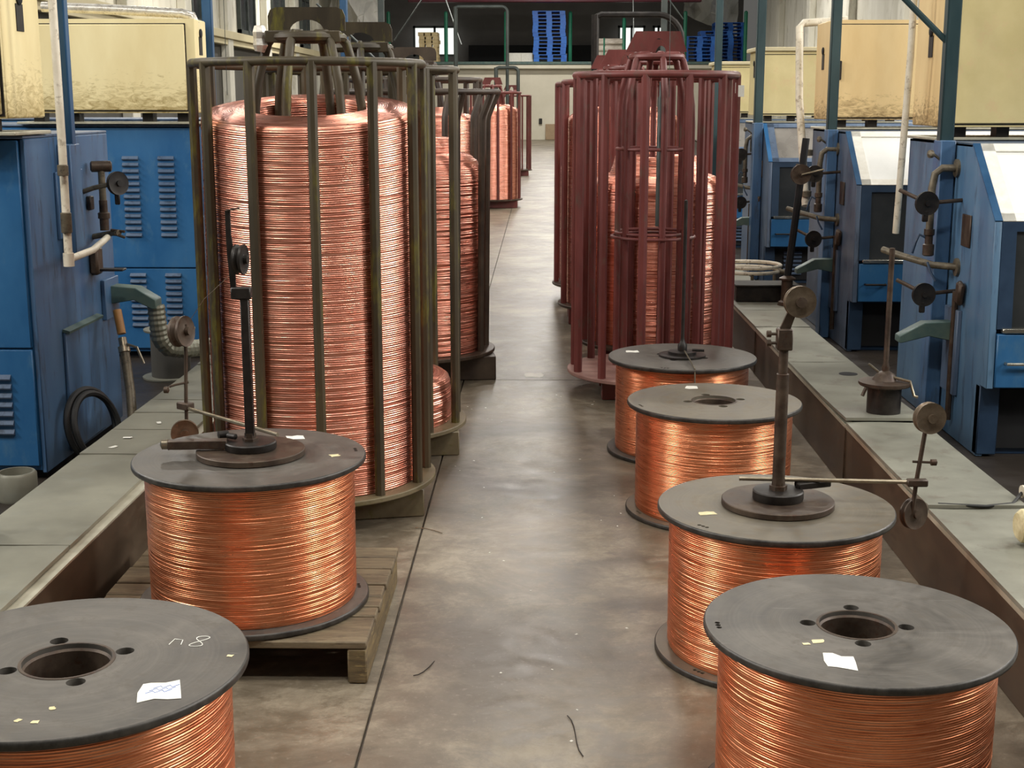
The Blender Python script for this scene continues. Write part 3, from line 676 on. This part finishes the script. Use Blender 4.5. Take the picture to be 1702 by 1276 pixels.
MB().obox((.377, -.14, 1.545), (.001, .05, .05), -.15).build('tag', 'white', k1)
MB().obox((.372+.03, -.165, 1.53), (.002, .04, .055), -.9).build('paper_tag', 'white', k1)
# foil tape round one leg of the near cage core
MB().tube([(-.152+.004*math.sin(3*i), -.07, 1.735-.022*i) for i in range(5)], [.018, .025, .021, .026, .017], 7).build('tape_wrap', 'foil', c1, smooth=False)

def coil_profile(R, z0, z1, ri=.205, sh=.045, rise=.02):
    p = [(R, z0), (R+.003, z0+.4*(z1-z0)), (R, z1-sh)]
    p += [(R-sh+sh*math.cos(a), z1-sh+sh*math.sin(a)) for a in (.35, .7, 1.05, 1.35)]
    p += [(R-sh-.02, z1+.002), (ri+.03, z1+rise), (ri+.012, z1+rise-.003), (ri, z1+rise-.02), (ri-.005, z1-.2)]
    return p
def tilt_top(me, k, z0, z1):                                        # the turns lie aslant towards the top
    for v in me.vertices: v.co.z += k*v.co.y*min(1, max(0, (v.co.z-z0)/(z1-z0)))
    return me
def coil(label, cg, me, z=.1255, group=None):
    o = obj('copper_coil', me, None, (cg.location.x, cg.location.y, z)); o.rotation_euler.z = random.uniform(0, 6)
    return tag(o, label, 'copper coil', group)
cm0 = tilt_top(wound_mesh('copper_coil', 'coil', coil_profile(.374, 0, 1.325, sh=.022, rise=.012), .0076, .0028, 144, 31, wob=.0004), .15, .5, 1.3)
cm1 = wound_mesh('copper_coil', 'coil', coil_profile(.372, 0, 1.28, sh=.06, rise=.04), .0076, .0028, 128, 21, wob=.0004)
cm2 = wound_mesh('copper_coil', 'coil', coil_profile(.362, 0, .20, rise=.02), .0085, .0028, 128, 22, wob=.0012)
cm3 = wound_mesh('copper_coil', 'coil', coil_profile(.365, 0, 1.06, sh=.12, rise=.08, ri=.17), .009, .0034, 128, 23, wob=.0012)
cm4 = wound_mesh('copper_coil', 'coil', coil_profile(.366, 0, .95, sh=.08, rise=.10), .0075, .0025, 128, 24, wob=.0006)
coil('big coil of pink copper wire in the nearest left cage', c1, cm0).rotation_euler.z = 0
coil('low remnant of copper wire in the second left cage', c2, cm2)
coil('round-shouldered copper coil in the left cage with bent bars', c3, cm3, .1505)
coil('tall copper coil in the left cage behind the bent-bar one', c4, cm1)
coil('bright orange copper coil in the far left red cage', c5, cm1)
coil('half-height copper coil in the second right red cage', k2, cm4)
coil('tall copper coil in the third right red cage', k3, cm1)
coil('copper coil in the fourth right red cage', k4, cm4)

# bent-tube frames behind the cages
def tube_frame(label, x0, x1, y, z, r, mat, rad=.12):
    t = thing('tube_frame', label, 'frame', ((x0+x1)/2, y, 0)); h = (x1-x0)/2
    MB().tube([(-h, 0, 0), (-h, 0, z)], r*1.25, 8).build('upright', mat, t)
    MB().tube([(-h, 0, z-.02)]+[(-h+.05, 0, z)]+arc((h-rad, 0, z-rad), rad, PI/2, 0, 6)+[(h, 0, 0)], r, 8).build('bent_tube', mat, t)
    MB().bx(-h-.02, h+.02, -.02, .02, 0, .012).bx(-h-.03, -h+.03, -.2, .2, 0, .012).bx(h-.03, h+.03, -.2, .2, 0, .012).build('foot_frame', mat, t)
    return t
tube_frame('dark bent-tube frame rising behind the right red cages', .44, 1.15, 11.6, 2.18, .026, 'black', .2)
tube_frame('grey-green tube frame farther behind the left cages', -.78, -.40, 24, 2.06, .03, 'steelg', .08)
tube_frame('thin dark tube frame beyond the left cages with a wide top', -1.5, -.6, 24.5, 3.1, .03, 'steelg', .1)

# ------------------------------------------------------------------ right machines
XR = 1.85
LV = MB().prism([(0, 0), (-.014, .004), (-.016, .009), (0, .024)], 'x', -.046, .046).mesh('louver', 'blue_g')
def right_machine(label, Y, pane, full):
    t = thing('drawing_machine', label, 'machine', (XR, Y, 0))
    up = [(.36, 1.30), (0, 1.0), (-.03, .31), (.05, .31), (.05, .002), (1.38, .002), (1.38, 1.30)]
    MB().prism(up, 'x', 0, .03).build('side_panel', 'blue_r' if full == 1 else 'blue_g', t, bevel=.003)
    MB().prism([(.38, 1.285), (.03, .99), (.01, .33), (.10, .33), (.10, .002), (1.36, .002), (1.36, 1.285)], 'x', .0305, 2.2).build('body', 'blue_d', t)
    MB().bx(.0, 2.2, .36, 1.38, 1.2855, 1.30).build('roof', 'blue_g', t, bevel=.003)
    # sloped window with frame
    def slope(u0, u1, v0, v1, d0, d1):
        ex, ez = .36, .30; L = math.hypot(ex, ez); ny, nz = -ez/L, ex/L
        pts = []
        for d in (d0, d1):
            for (u, v) in ((u0, v0), (u1, v0), (u1, v1), (u0, v1)):
                pts.append((u, ex*v+ny*d, 1.0+ez*v+nz*d))
        return MB().add(pts, [(3,2,1,0),(4,5,6,7),(0,1,5,4),(1,2,6,5),(2,3,7,6),(3,0,4,7)])
    slope(.085, 2.1, .10, .90, -.018, -.006).build('sloped_pane', pane, t)
    m = slope(.03, .085, 0, 1, -.02, .004)
    for a in ((.03, 2.2, 0, .10), (.03, 2.2, .90, 1.0)):
        q = slope(*a, -.02, .004); m.add(q.v, q.f)
    m.build('window_frame', 'white' if pane == 'pane_w' else 'blue_g', t)
    m = slope(-.002, .03, 0, 1, .0, .006); m.build('hinge_strip', 'navy' if full else 'blue', t)
    MB().prism([(.012, .98), (-.008, .565), (.0, .565), (.02, .98)], 'x', .09, 2.15).build('dark_pane', 'glass_d', t)
    MB().prism([(.0, 1.0), (-.002, .96), (.03, .96), (.03, 1.0)], 'x', .03, 2.2).build('rail', 'blue_d', t)
    MB().prism([(-.002, .96), (-.022, .56), (.02, .56), (.03, .96)], 'x', .03, .09).build('window_post', 'blue_d', t)
    MB().bx(.05, 2.2, -.04, .0, .545, .565).build('bright_strip', 'chrome', t, bevel=.003)
    d = MB().bx(.032, 1.1, -.035, .02, .315, .54).build('drawer_front', 'blue', t, bevel=.004)
    MB().bx(1.11, 2.2, -.035, .02, .315, .54).build('drawer_front', 'blue', t, bevel=.004)
    MB().tube([(.07, -.03, .42), (.07, -.06, .42), (.19, -.06, .42), (.19, -.03, .42)], .007, 6).build('handle', 'chrome' if full == 1 else 'black', d)
    MB().bx(.09, 2.2, .085, .10, .03, .285).build('opening', 'void', t)
    if full == 0:
        for k in range(6): obj('louver', LV, t, (.24, .085, .07+k*.034)).scale = (1.6, 1, 1)
    MB().bx(.0, .085, .045, .10, .01, .31).build('leg_panel', 'blue_d', t, bevel=.004)
    # sheet-metal arm reaching over the trough
    MB().prism([(0, .52), (-.14, .515), (-.25, .455), (-.25, .425), (-.235, .425), (-.12, .455), (0, .43)], 'y', .42, .50).build('side_arm', 'green_a', t, bevel=.003)
    MB().bx(-.02, 0, .35, .55, .20, .58).build('arm_bracket', 'blue_g', t, bevel=.003)
    MB().bx(-.008, 0, .3, .42, .86, 1.0).build('burnt_patch', 'rust', t, bevel=.003)
    # water pipes and valves on the aisle face
    MB().tube([(-.005, .55, 1.19), (-.07, .55, 1.19), (-.10, .55, 1.165), (-.11, .55, 1.10), (-.11, .55, .80)], .017, 10).build('feed_pipe', 'pipe', t)
    for z in (1.19, .76): MB().lathe([(.04, 0), (.04, .012), (.02, .013)], 20, (0, .55 if z > 1 else .46, z), (-1, 0, 0)).build('pipe_flange', 'pipe', t)
    MB().tube([(0, .46, .76), (-.10, .50, .765), (-.20, .62, .79), (-.27, .72, .81)], .016, 10).build('drain_pipe', 'pipe', t)
    MB().lathe([(.02, 0), (.026, .005), (.026, .05), (.018, .055), (.018, .09), (.024, .095), (.024, .12)], 12, (-.11, .55, .80)).build('valve', 'rust', t)
    MB().tube([(-.11, .55, .875), (-.15, .56, .895), (-.165, .56, .86), (-.175, .57, .81)], .006, 6).build('valve_lever', 'blue_d', t)
    MB().tube([(-.13, .48, .78), (-.12, .46, .74), (-.10, .44, .70)], .006, 6).build('valve_lever', 'blue_d', t)
    for z, x in ((1.045, -.17), (.645, -.16)):
        p = pulley(MB(), (x, .40, z), (.12, -1, .05), .052, .018).build('guide_wheel', 'black', t)
        MB().tube([(x-.09, .52, z+.05), (x-.02, .45, z+.015), (x, .41, z), (0, .46, z+.01)], .009, 8).build('axle_arm', 'rust', t)
        MB().obox((x-.006, .395, z-.055), (.026, .012, .05)).build('guard', 'black', p, bevel=.004)
    MB().lathe([(.008, 0), (.018, .006), (.018, .02), (0, .026)], 12, (-.10, .6, 1.25), (-1, -.4, 0)).build('knob', 'pipe', t)
    MB().tube([(-.10, .6, 1.25), (-.06, .6, 1.22), (-.06, .6, 1.06)], .007, 6).build('small_pipe', 'pipe', t)
    MB().tube([(-.04, .62, .62), (-.04, .62, .05)], .022, 8).build('cable_conduit', 'rust', t)
    MB().tube([(-.02, .40, .66), (-.02, .40, .08)], .014, 8).build('cable_conduit', 'rust', t)
    MB().obox((-.02, .34, .66), (.03, .06, .1), 0, .2).build('burnt_patch', 'rust', t, bevel=.01)
    return t
right_machine('nearest right blue machine with bright white sloped pane', 5.62, 'pane_w', 1)
right_machine('second right blue machine with white sloped pane', 8.12, 'pane_w', 2)
m3 = right_machine('third right blue machine with grey sloped pane', 11.28, 'pane_g', 0)
dup(m3, (XR, 14.1, 0), 0, 'fourth right blue machine, mostly hidden behind the red cages')

def control_box(label, x0, x1, y0, y1, z0, z1, mat, aisle, door=None, trim_=False, smat=None, handle=False, door_rz=0):
    """x0<x1; aisle = x of the aisle side face"""
    cx, cy = (x0+x1)/2, (y0+y1)/2
    t = thing('control_box', label, 'control box', (cx, cy, z0)); h = z1-z0; a, b_ = x0-cx, x1-cx; c, d = y0-cy, y1-cy
    MB().bx(a, b_, c+.02, d, .02, h).build('body', mat, t, bevel=.006)
    dx0, dx1 = door if door else (a+.0, b_)
    if not door: dx0, dx1 = a+.012, b_-.012
    MB().bx(a, b_, c+.004, c+.0198, .02, h).build('front_frame', smat or mat, t)
    dd = MB().bx(dx0, dx1, c-.008, c+.0195, .035, h-.03).build('door', smat or mat, t, bevel=.004)
    MB().bx(dx0-.006 if door else a+.002, dx1+.006 if door else b_-.002, c+.0005, c+.0039, .029, h-.024).build('door_gasket', 'black', t)
    s = 1 if abs(aisle-x1) < 1e-6 else -1; ax = b_ if s > 0 else a
    MB().lathe([(.004, 0), (.022, .001), (.026, .006), (.02, .010), (0, .010)], 14, (ax, 0, .46), (s, 0, 0)).build('cable_port', 'void', t)
    MB().bx(ax-.003 if s < 0 else ax, ax if s < 0 else ax+.003, -.035, .035, .34, .44).build('burnt_slot', 'black', t)
    for x in (a+.1, a+.3, b_-.1, b_-.3):
        MB().bx(x-.03, x+.03, c+.06, c+.14, -.045, .02).build('foot', 'black', t)
    MB().bx(a-.02, b_+.02, c+.03, d, -.042, -.028).build('support_rail', 'ledge', t, bevel=.003)
    if handle:
        MB().bx(dx0+.03, dx0+.055, c-.03, c, h*.42, h*.42+.12).build('handle', 'black', dd, bevel=.004)
    if trim_: MB().bx(a-.03, b_+.03, c-.02, d+.02, h, h+.035).build('lid', 'trim', t, bevel=.006)
    return t
control_box('ochre control box above the nearest right machine, cut by the picture edge', 1.85, 3.4, 6.46, 6.98, 1.345, 2.15, 'beige_r', 1.85, smat='beige_n')
control_box('ochre control box with a dirty scorched door above the second right machine', 1.85, 3.2, 9.02, 9.5, 1.345, 1.99, 'beige_r', 1.85, handle=True)
control_box('pale box with a lid strip above the third right machine', 1.85, 3.1, 11.95, 12.5, 1.345, 1.90, 'beige_n', 1.85, trim_=True)
control_box('pale box above the fourth right machine beside the red cage', 1.85, 3.0, 14.7, 15.3, 1.345, 1.86, 'beige_n', 1.85, trim_=True)

# ------------------------------------------------------------------ left machines
def left_machine(label, Y, cols, rows, Yb, detail):
    t = thing('drawing_machine', label, 'machine', (-1.96, Y, 0))
    MB().bx(-2.4, -.022, .022, Yb-Y, .04, 1.335).build('body', 'blue', t)
    MB().bx(-.02, 0, .012, Yb-Y, .03, 1.34).build('side_panel', 'blue_l', t, bevel=.004)
    fr = MB().bx(-2.4, -.024, 0, .021, .536, 1.335).build('upper_panel', 'blue', t, bevel=.004)
    f2 = MB().bx(-2.4, -.024, 0, .021, .06, .530).build('lower_panel', 'blue', t, bevel=.004)
    MB().bx(-2.4, 0, .0, Yb-Y, 1.3405, 1.352).build('roof', 'blue_g', t, bevel=.003)
    MB().bx(-2.3, -.02, .06, Yb-Y-.02, 0, .04).build('plinth', 'void', t)
    for cx in cols:
        for k in range(rows[0]): obj('louver', LV, fr, (cx, 0, .713+k*.0365))
        for k in range(rows[1]): obj('louver', LV, f2, (cx+.01, 0, .188+k*.0365))
    return t
A = left_machine('nearest left blue machine, cut by the picture edge', 5.205, (-.17, ), (0, 7), 6.22, 1)
B = left_machine('second left blue machine with two columns of louvers', 7.86, (-.39, -.185), (13, 9), 8.9, 0)
left_machine('third left blue machine hidden behind the olive cages', 10.7, (-.4,), (3, 3), 11.7, 0)
MB().obox((.008, .50, .30), (.014, .44, .50)).build('cover_panel', 'blue_l', A, bevel=.004)
MB().obox((.016, .50, .555), (.03, .44, .012), 0, 0, .3).build('panel_lip', 'green_a', A)
MB().bx(.0, .012, .30, .62, .93, 1.2).build('pipe_bracket', 'blue_l', A, bevel=.003)
MB().prism([(0, .665), (.13, .655), (.22, .60), (.22, .56), (.20, .56), (.12, .60), (0, .58)], 'y', .88, .98).build('side_arm', 'green_a', A, bevel=.003)
MB().bx(0, .02, .80, 1.0, .52, .70).build('arm_bracket', 'blue_l', A, bevel=.003)
# pipe set on the aisle face of the near left machine
MB().tube([(.06, .72, 1.20), (.06, .72, .93)], .015, 10).build('feed_pipe', 'pipe', A)
MB().lathe([(.016, -.045), (.024, -.04), (.024, .04), (.016, .045)], 14, (.06, .72, 1.205), (1, .4, 0)).build('pipe_tee', 'rust', A)
MB().lathe([(.02, 0), (.02, .05), (.026, .052), (.026, .075), (.018, .08), (.018, .13)], 12, (.06, .72, .93)).build('valve', 'rust', A)
MB().tube([(.0, .62, 1.10), (.06, .60, 1.12), (.15, .60, 1.14)], .011, 8).build('axle_arm', 'pipe', A)
g = pulley(MB(), (.165, .60, 1.14), (1, -.75, .1), .05, .018).build('guide_wheel', 'black', A)
MB().obox((.162, .595, 1.075), (.022, .012, .05)).build('guard', 'black', g, bevel=.004)
MB().tube([(.0, .74, .90), (.10, .70, .92), (.14, .66, .925)], .013, 8).build('drain_pipe', 'pipe', A)
MB().tube([(.12, .66, .92), (.165, .66, .905)], .006, 6).tube([(.10, .68, .935), (.165, .66, .93)], .006, 6).build('valve_lever', 'rust', A)
MB().obox((.02, .70, .80), (.04, .08, .12)).build('grimy_bracket', 'rust', A, bevel=.01)
MB().bx(.02, .14, .68, .74, .755, .765).build('drip_tray', 'black', A, bevel=.003)
MB().obox((.01, .70, 1.05), (.02, .05, .06)).build('small_bracket', 'black', A, bevel=.004)

control_box('cream control box above the nearest left machine, cut by the picture edge', -3.6, -1.96, 5.05, 5.46, 1.397, 2.25, 'beige_l', -1.96)
control_box('cream control box above the second left machine, with a smudged door', -2.95, -1.93, 7.78, 8.05, 1.397, 1.93, 'beige_l', -1.93, door=(-.44, .455))
tag(MB().tube([(-2.80, 7.86, 2.0), (-2.40, 7.88, 1.985), (-2.02, 7.90, 1.965), (-1.965, 7.90, 1.95), (-1.955, 7.90, 1.92), (-1.955, 7.90, 1.46)], [.028, .028, .026, .026, .026, .022], 10).build('wrapped_pipe', 'foil'), 'foil-wrapped pipe running over the smudged cream box and down its side', 'pipe')

# ------------------------------------------------------------------ white pipes hanging beside the machines
def pvc(label, pts, r, branch=None, joints=()):
    t = thing('white_pipe', label, 'pipe', (pts[-1][0], pts[-1][1], pts[-1][2])); o = Vector(pts[-1])
    L = lambda p: tuple(Vector(p)-o)
    MB().tube([L(p) for p in pts], r, 12).build('down_pipe', 'pvc', t)
    if branch:
        MB().tube([L(p) for p in branch], r*.9, 12).build('branch_pipe', 'pvc', t)
        MB().lathe([(r*1.3, -r*1.6), (r*1.3, r*1.6)], 14, (0, 0, 0), (0, 0, 1)).build('elbow', 'pvc', t)
    for z in joints: MB().lathe([(r*1.15, -.02), (r*1.3, -.018), (r*1.3, .018), (r*1.15, .02)], 14, (0, 0, z)).build('coupling', 'pipe', t)
    return t
pvc('white plastic pipe hanging by the nearest left machine, bent at its foot', [(-1.782, 5.10, 4.2), (-1.776, 5.10, 1.3), (-1.765, 5.06, .90)], .0155,
    [(-1.765, 5.06, .90), (-1.80, 5.45, .895), (-1.87, 5.86, .905)], (.12, .155, .33))
pvc('white plastic pipe hanging by the nearest right machine', [(1.745, 6.68, 4.2), (1.745, 6.68, 1.7), (1.748, 6.78, .845)], .017, None, ())
pvc('white plastic pipe with a top elbow by the second right machine', [(2.1, 9.75, 2.03), (1.80, 9.75, 2.01), (1.77, 9.72, 1.98), (1.757, 9.55, 1.5), (1.765, 9.2, .80)], .026, None, (.35, .08))

# spindle stand on the right trough
t = thing('spindle_stand', 'rusty spindle stand with a tall rod on the right trough cover', 'stand', (1.357, 5.30, .2647))
MB().lathe([(.066, 0), (.066, .12), (.03, .125)], 32).build('drum', 'black', t)
MB().lathe([(.0, .121), (.098, .121), (.102, .126), (.102, .136), (.05, .142), (.035, .165), (.012, .18), (0, .18)], 32).build('disc', 'rust', t)
MB().lathe([(.012, .17), (.016, .19), (.011, .21), (.011, .66), (0, .662)], 12).build('rod', 'rust', t)
MB().tube([(.01, -.02, .16), (.085, -.05, .145), (.10, -.06, .09), (.115, -.06, .085)], .006, 8).build('crank', 'rod', t)
MB().tube([(-.01, .02, .16), (-.06, .03, .20)], .005, 6).build('lever', 'rod', t)
MB().tube([(-.085, -.05, .12), (-.10, -.06, .09)], .008, 6).build('clip', 'rust', t)
# dark leaning post with a cone, farther along
t = thing('spool_post', 'dark leaning post with a brown cone at its foot, beside the second right machine', 'post', (1.50, 8.3, .265))
MB().lathe([(.055, 0), (.05, .02), (.035, .03), (.034, .15), (.05, .155), (.05, .165), (.02, .18), (0, .18)], 24).build('cone', 'rust', t)
MB().tube([(0, 0, .17), (.04, .02, .55), (.085, .04, 1.0)], .022, 8).build('post', 'void', t)
pulley(MB(), (.05, -.03, .79), (.1, -1, 0), .06, .02).build('guide_wheel', 'rust', t)
MB().tube([(.05, -.05, .79), (.18, -.05, .82)], .006, 6).build('axle', 'rod', t)
t = thing('hose_coil', 'loop of pale hose lying on the right trough beyond the dark block', 'hose', (1.40, 9.25, .2647))
MB().ring((0, 0, .10), .22, .013, 48, 8).ring((.01, .03, .13), .215, .013, 48, 8).build('hose', 'pvc', t)
MB().lathe([(.018, 0), (.018, .05), (.026, .052), (.026, .08)], 12, (.19, -.1, .10), (1, -.3, 0)).build('coupling', 'pipe', t)
MB().tube([(-.18, .12, 0), (-.18, .12, .1)], .012, 6).tube([(.2, .1, 0), (.2, .1, .1)], .012, 6).tube([(0, -.22, 0), (0, -.22, .1)], .012, 6).build('stand_pin', 'pipe', t)
tag(MB().bx(1.21, 1.60, 8.42, 8.62, .2647, .36).bx(1.20, 1.60, 8.40, 8.64, .36, .372).build('motor_box', 'black', bevel=.004), 'dark flat box lying across the right trough', 'box')
tag(MB().tube([(1.56, 3.66, .317), (1.42, 3.68, .317), (1.375, 3.685, .317), (1.345, 3.69, .317), (1.335, 3.69, .317)], [.05, .05, .051, .047, .036], 18).build('duct_end', 'rope'), 'cream rope-wrapped duct end at the right picture edge', 'duct')
t = thing('cable_fitting', 'white pipe fitting with a black cable on the right trough cover', 'fitting', (1.50, 4.13, .2647))
MB().lathe([(.02, 0), (.02, .03), (.03, .032), (.03, .05), (.018, .052), (.018, .08)], 14, (0, 0, .025), (1, .1, 0)).build('fitting', 'pvc', t)
MB().tube([(.0, 0, .02), (-.05, -.07, .006), (-.14, -.10, .006), (-.28, -.08, .006)], .005, 8).build('cable', 'rubber', t)

# ------------------------------------------------------------------ left floor clutter
t = thing('empty_reel', 'small empty grey reel on the floor before the louvered machine', 'reel', (-2.02, 7.3, 0))
MB().lathe([(.06, .26), (.135, .26), (.138, .264), (.138, .272), (.06, .272)], 40, closed=True).build('flange', 'cover', t)
MB().lathe([(.06, 0), (.15, 0), (.153, .004), (.153, .012), (.06, .012)], 40, closed=True).build('flange', 'cover', t)
MB().lathe([(.105, .012), (.105, .26)], 32).build('drum', 'wall_s', t)
def corr(pts, r, n=60):
    P = [Vector(p) for p in pts]; d = [0]
    for a, b_ in zip(P, P[1:]): d.append(d[-1]+(b_-a).length)
    out = []; R = []
    for i in range(n*2+1):
        s = d[-1]*i/(n*2); k = max(j for j in range(len(P)) if d[j] <= s+1e-9); k = min(k, len(P)-2)
        out.append(P[k].lerp(P[k+1], (s-d[k])/(d[k+1]-d[k]))); R.append(r*(1.0 if i % 2 else .9))
    return out, R
bez = [(-1.755, 6.14, .57), (-1.75, 6.14, .48), (-1.745, 6.15, .41), (-1.72, 6.18, .365), (-1.67, 6.25, .345), (-1.6, 6.35, .338), (-1.5, 6.48, .335), (-1.42, 6.55, .33), (-1.36, 6.56, .315), (-1.33, 6.56, .30)]
p_, r_ = corr(bez, .042, 34)
tag(MB().tube(p_, r_, 14).build('flexible_duct', 'duct', smooth=False), 'grey flexible duct bending down from the left machine onto the trough', 'duct')
t = thing('hose_with_valve', 'grey-green hose with an orange handle leaning on the nearest left machine', 'hose', (-1.74, 5.65, .02))
MB().tube([(0, 0, 0), (-.04, .12, .22), (-.08, .20, .38)], .021, 12).build('hose', 'pipe', t)
MB().lathe([(.02, 0), (.026, .004), (.026, .03), (.018, .034), (.018, .07)], 12, (-.08, .20, .38), (-.25, .4, 1)).build('valve', 'rod', t)
MB().tube([(-.10, .235, .46), (-.125, .27, .56)], .019, 10).build('grip', 'handle_o', t)
MB().tube([(-.07, .2, .42), (-.02, .18, .41), (.01, .17, .34)], .006, 6).build('lever', 'rod', t)
t = thing('hose_loop', 'dark hose loop leaning on the side of the nearest left machine', 'hose', (-1.86, 5.48, .0))
MB().ring((0, 0, .165), .15, .014, 40, 8, (1, -.35, .25)).ring((.025, -.01, .16), .142, .014, 40, 8, (1, -.3, .3)).build('hose', 'rubber', t)
tag(MB().lathe([(.07, 0), (.075, .01), (.075, .10), (.068, .11), (.06, .11), (.06, .02), (0, .02)], 24, (-1.98, 4.95, 0)).build('grey_tub', 'cover'), 'grey tub on the floor at the foot of the nearest left machine', 'tub')
for k, (x, y) in enumerate(((-1.52, 4.86), (-1.53, 4.72), (-1.47, 5.10))):
    tag(rag(x, y, .035, .02, k, 40+k, .2665).build('paper_scrap', 'white', smooth=False), 'white paper scrap on the left trough covers, %s from the pallet reel' % ('second', 'nearest', 'farthest')[k], 'scrap')

# ------------------------------------------------------------------ small things on the floor, cables overhead
tag(rag(-.034, 7.40, .115, .12, .1, 50, .0005).build('paper_sheet', 'white', smooth=False), 'white sheet of paper lying in the middle of the aisle', 'paper')
tag(MB().tube([(.05+.02*math.cos(i*.5)+.012*i, 3.12-.035*i+.01*math.sin(i), .003) for i in range(7)], .0014, 5).build('wire_offcut', 'black'), 'thin dark wire offcut on the aisle floor', 'wire')
tag(MB().tube([(-.44+.02*i, 4.62-.008*i*i*.3, .003) for i in range(6)], .0014, 5).build('wire_offcut', 'rod'), 'bright wire offcut beside the left pallet', 'wire')
tag(MB().tube([(-.33+.012*i, 3.35+.006*i*i, .003) for i in range(5)], .0013, 5).build('wire_offcut', 'black'), 'small curled dark offcut right of the pallet corner', 'wire')
rr = random.Random(3)
m = MB()
for k in range(40):
    q = rag(rr.uniform(-.38, .3), rr.uniform(2.7, 7.2), rr.uniform(.004, .011), rr.uniform(.003, .008), rr.uniform(0, 3), 60+k, .0004); m.add(q.v, q.f)
o = m.build('paper_crumbs', 'white', smooth=False); o['kind'] = 'stuff'; tag(o, 'tiny pale crumbs of paper scattered over the aisle floor', 'crumbs')
for lab, pts, r in (('thin cable slanting down to the right red cage', [(1.55, 18, 4.6), (.9, 14, 2.5), (.62, 9.4, 1.72)], .004),
                    ('thin wire hanging down beside the near left cage core', [(-1.08, 4.80, 4.5), (-1.085, 4.80, 1.5)], .0012),
                    ('thin wire hanging into the right red cage', [(.60, 6.8, 4.5), (.62, 6.8, 1.5)], .0014),
                    ('cable slanting across the far dark bay', [(-2.6, 30, 5.2), (-1.6, 28, 2.6)], .012),
                    ('bright slanting stay in front of the far dark wall', [(1.6, 30, 5.0), (3.0, 30, 3.2)], .018),
                    ('long slanting cable left of the pale wooden pallets', [(-2.2, 40, 6.0), (-4.2, 40, 3.2)], .02)):
    tag(MB().tube(pts, r, 5).build('overhead_cable', 'steelg'), lab, 'cable')
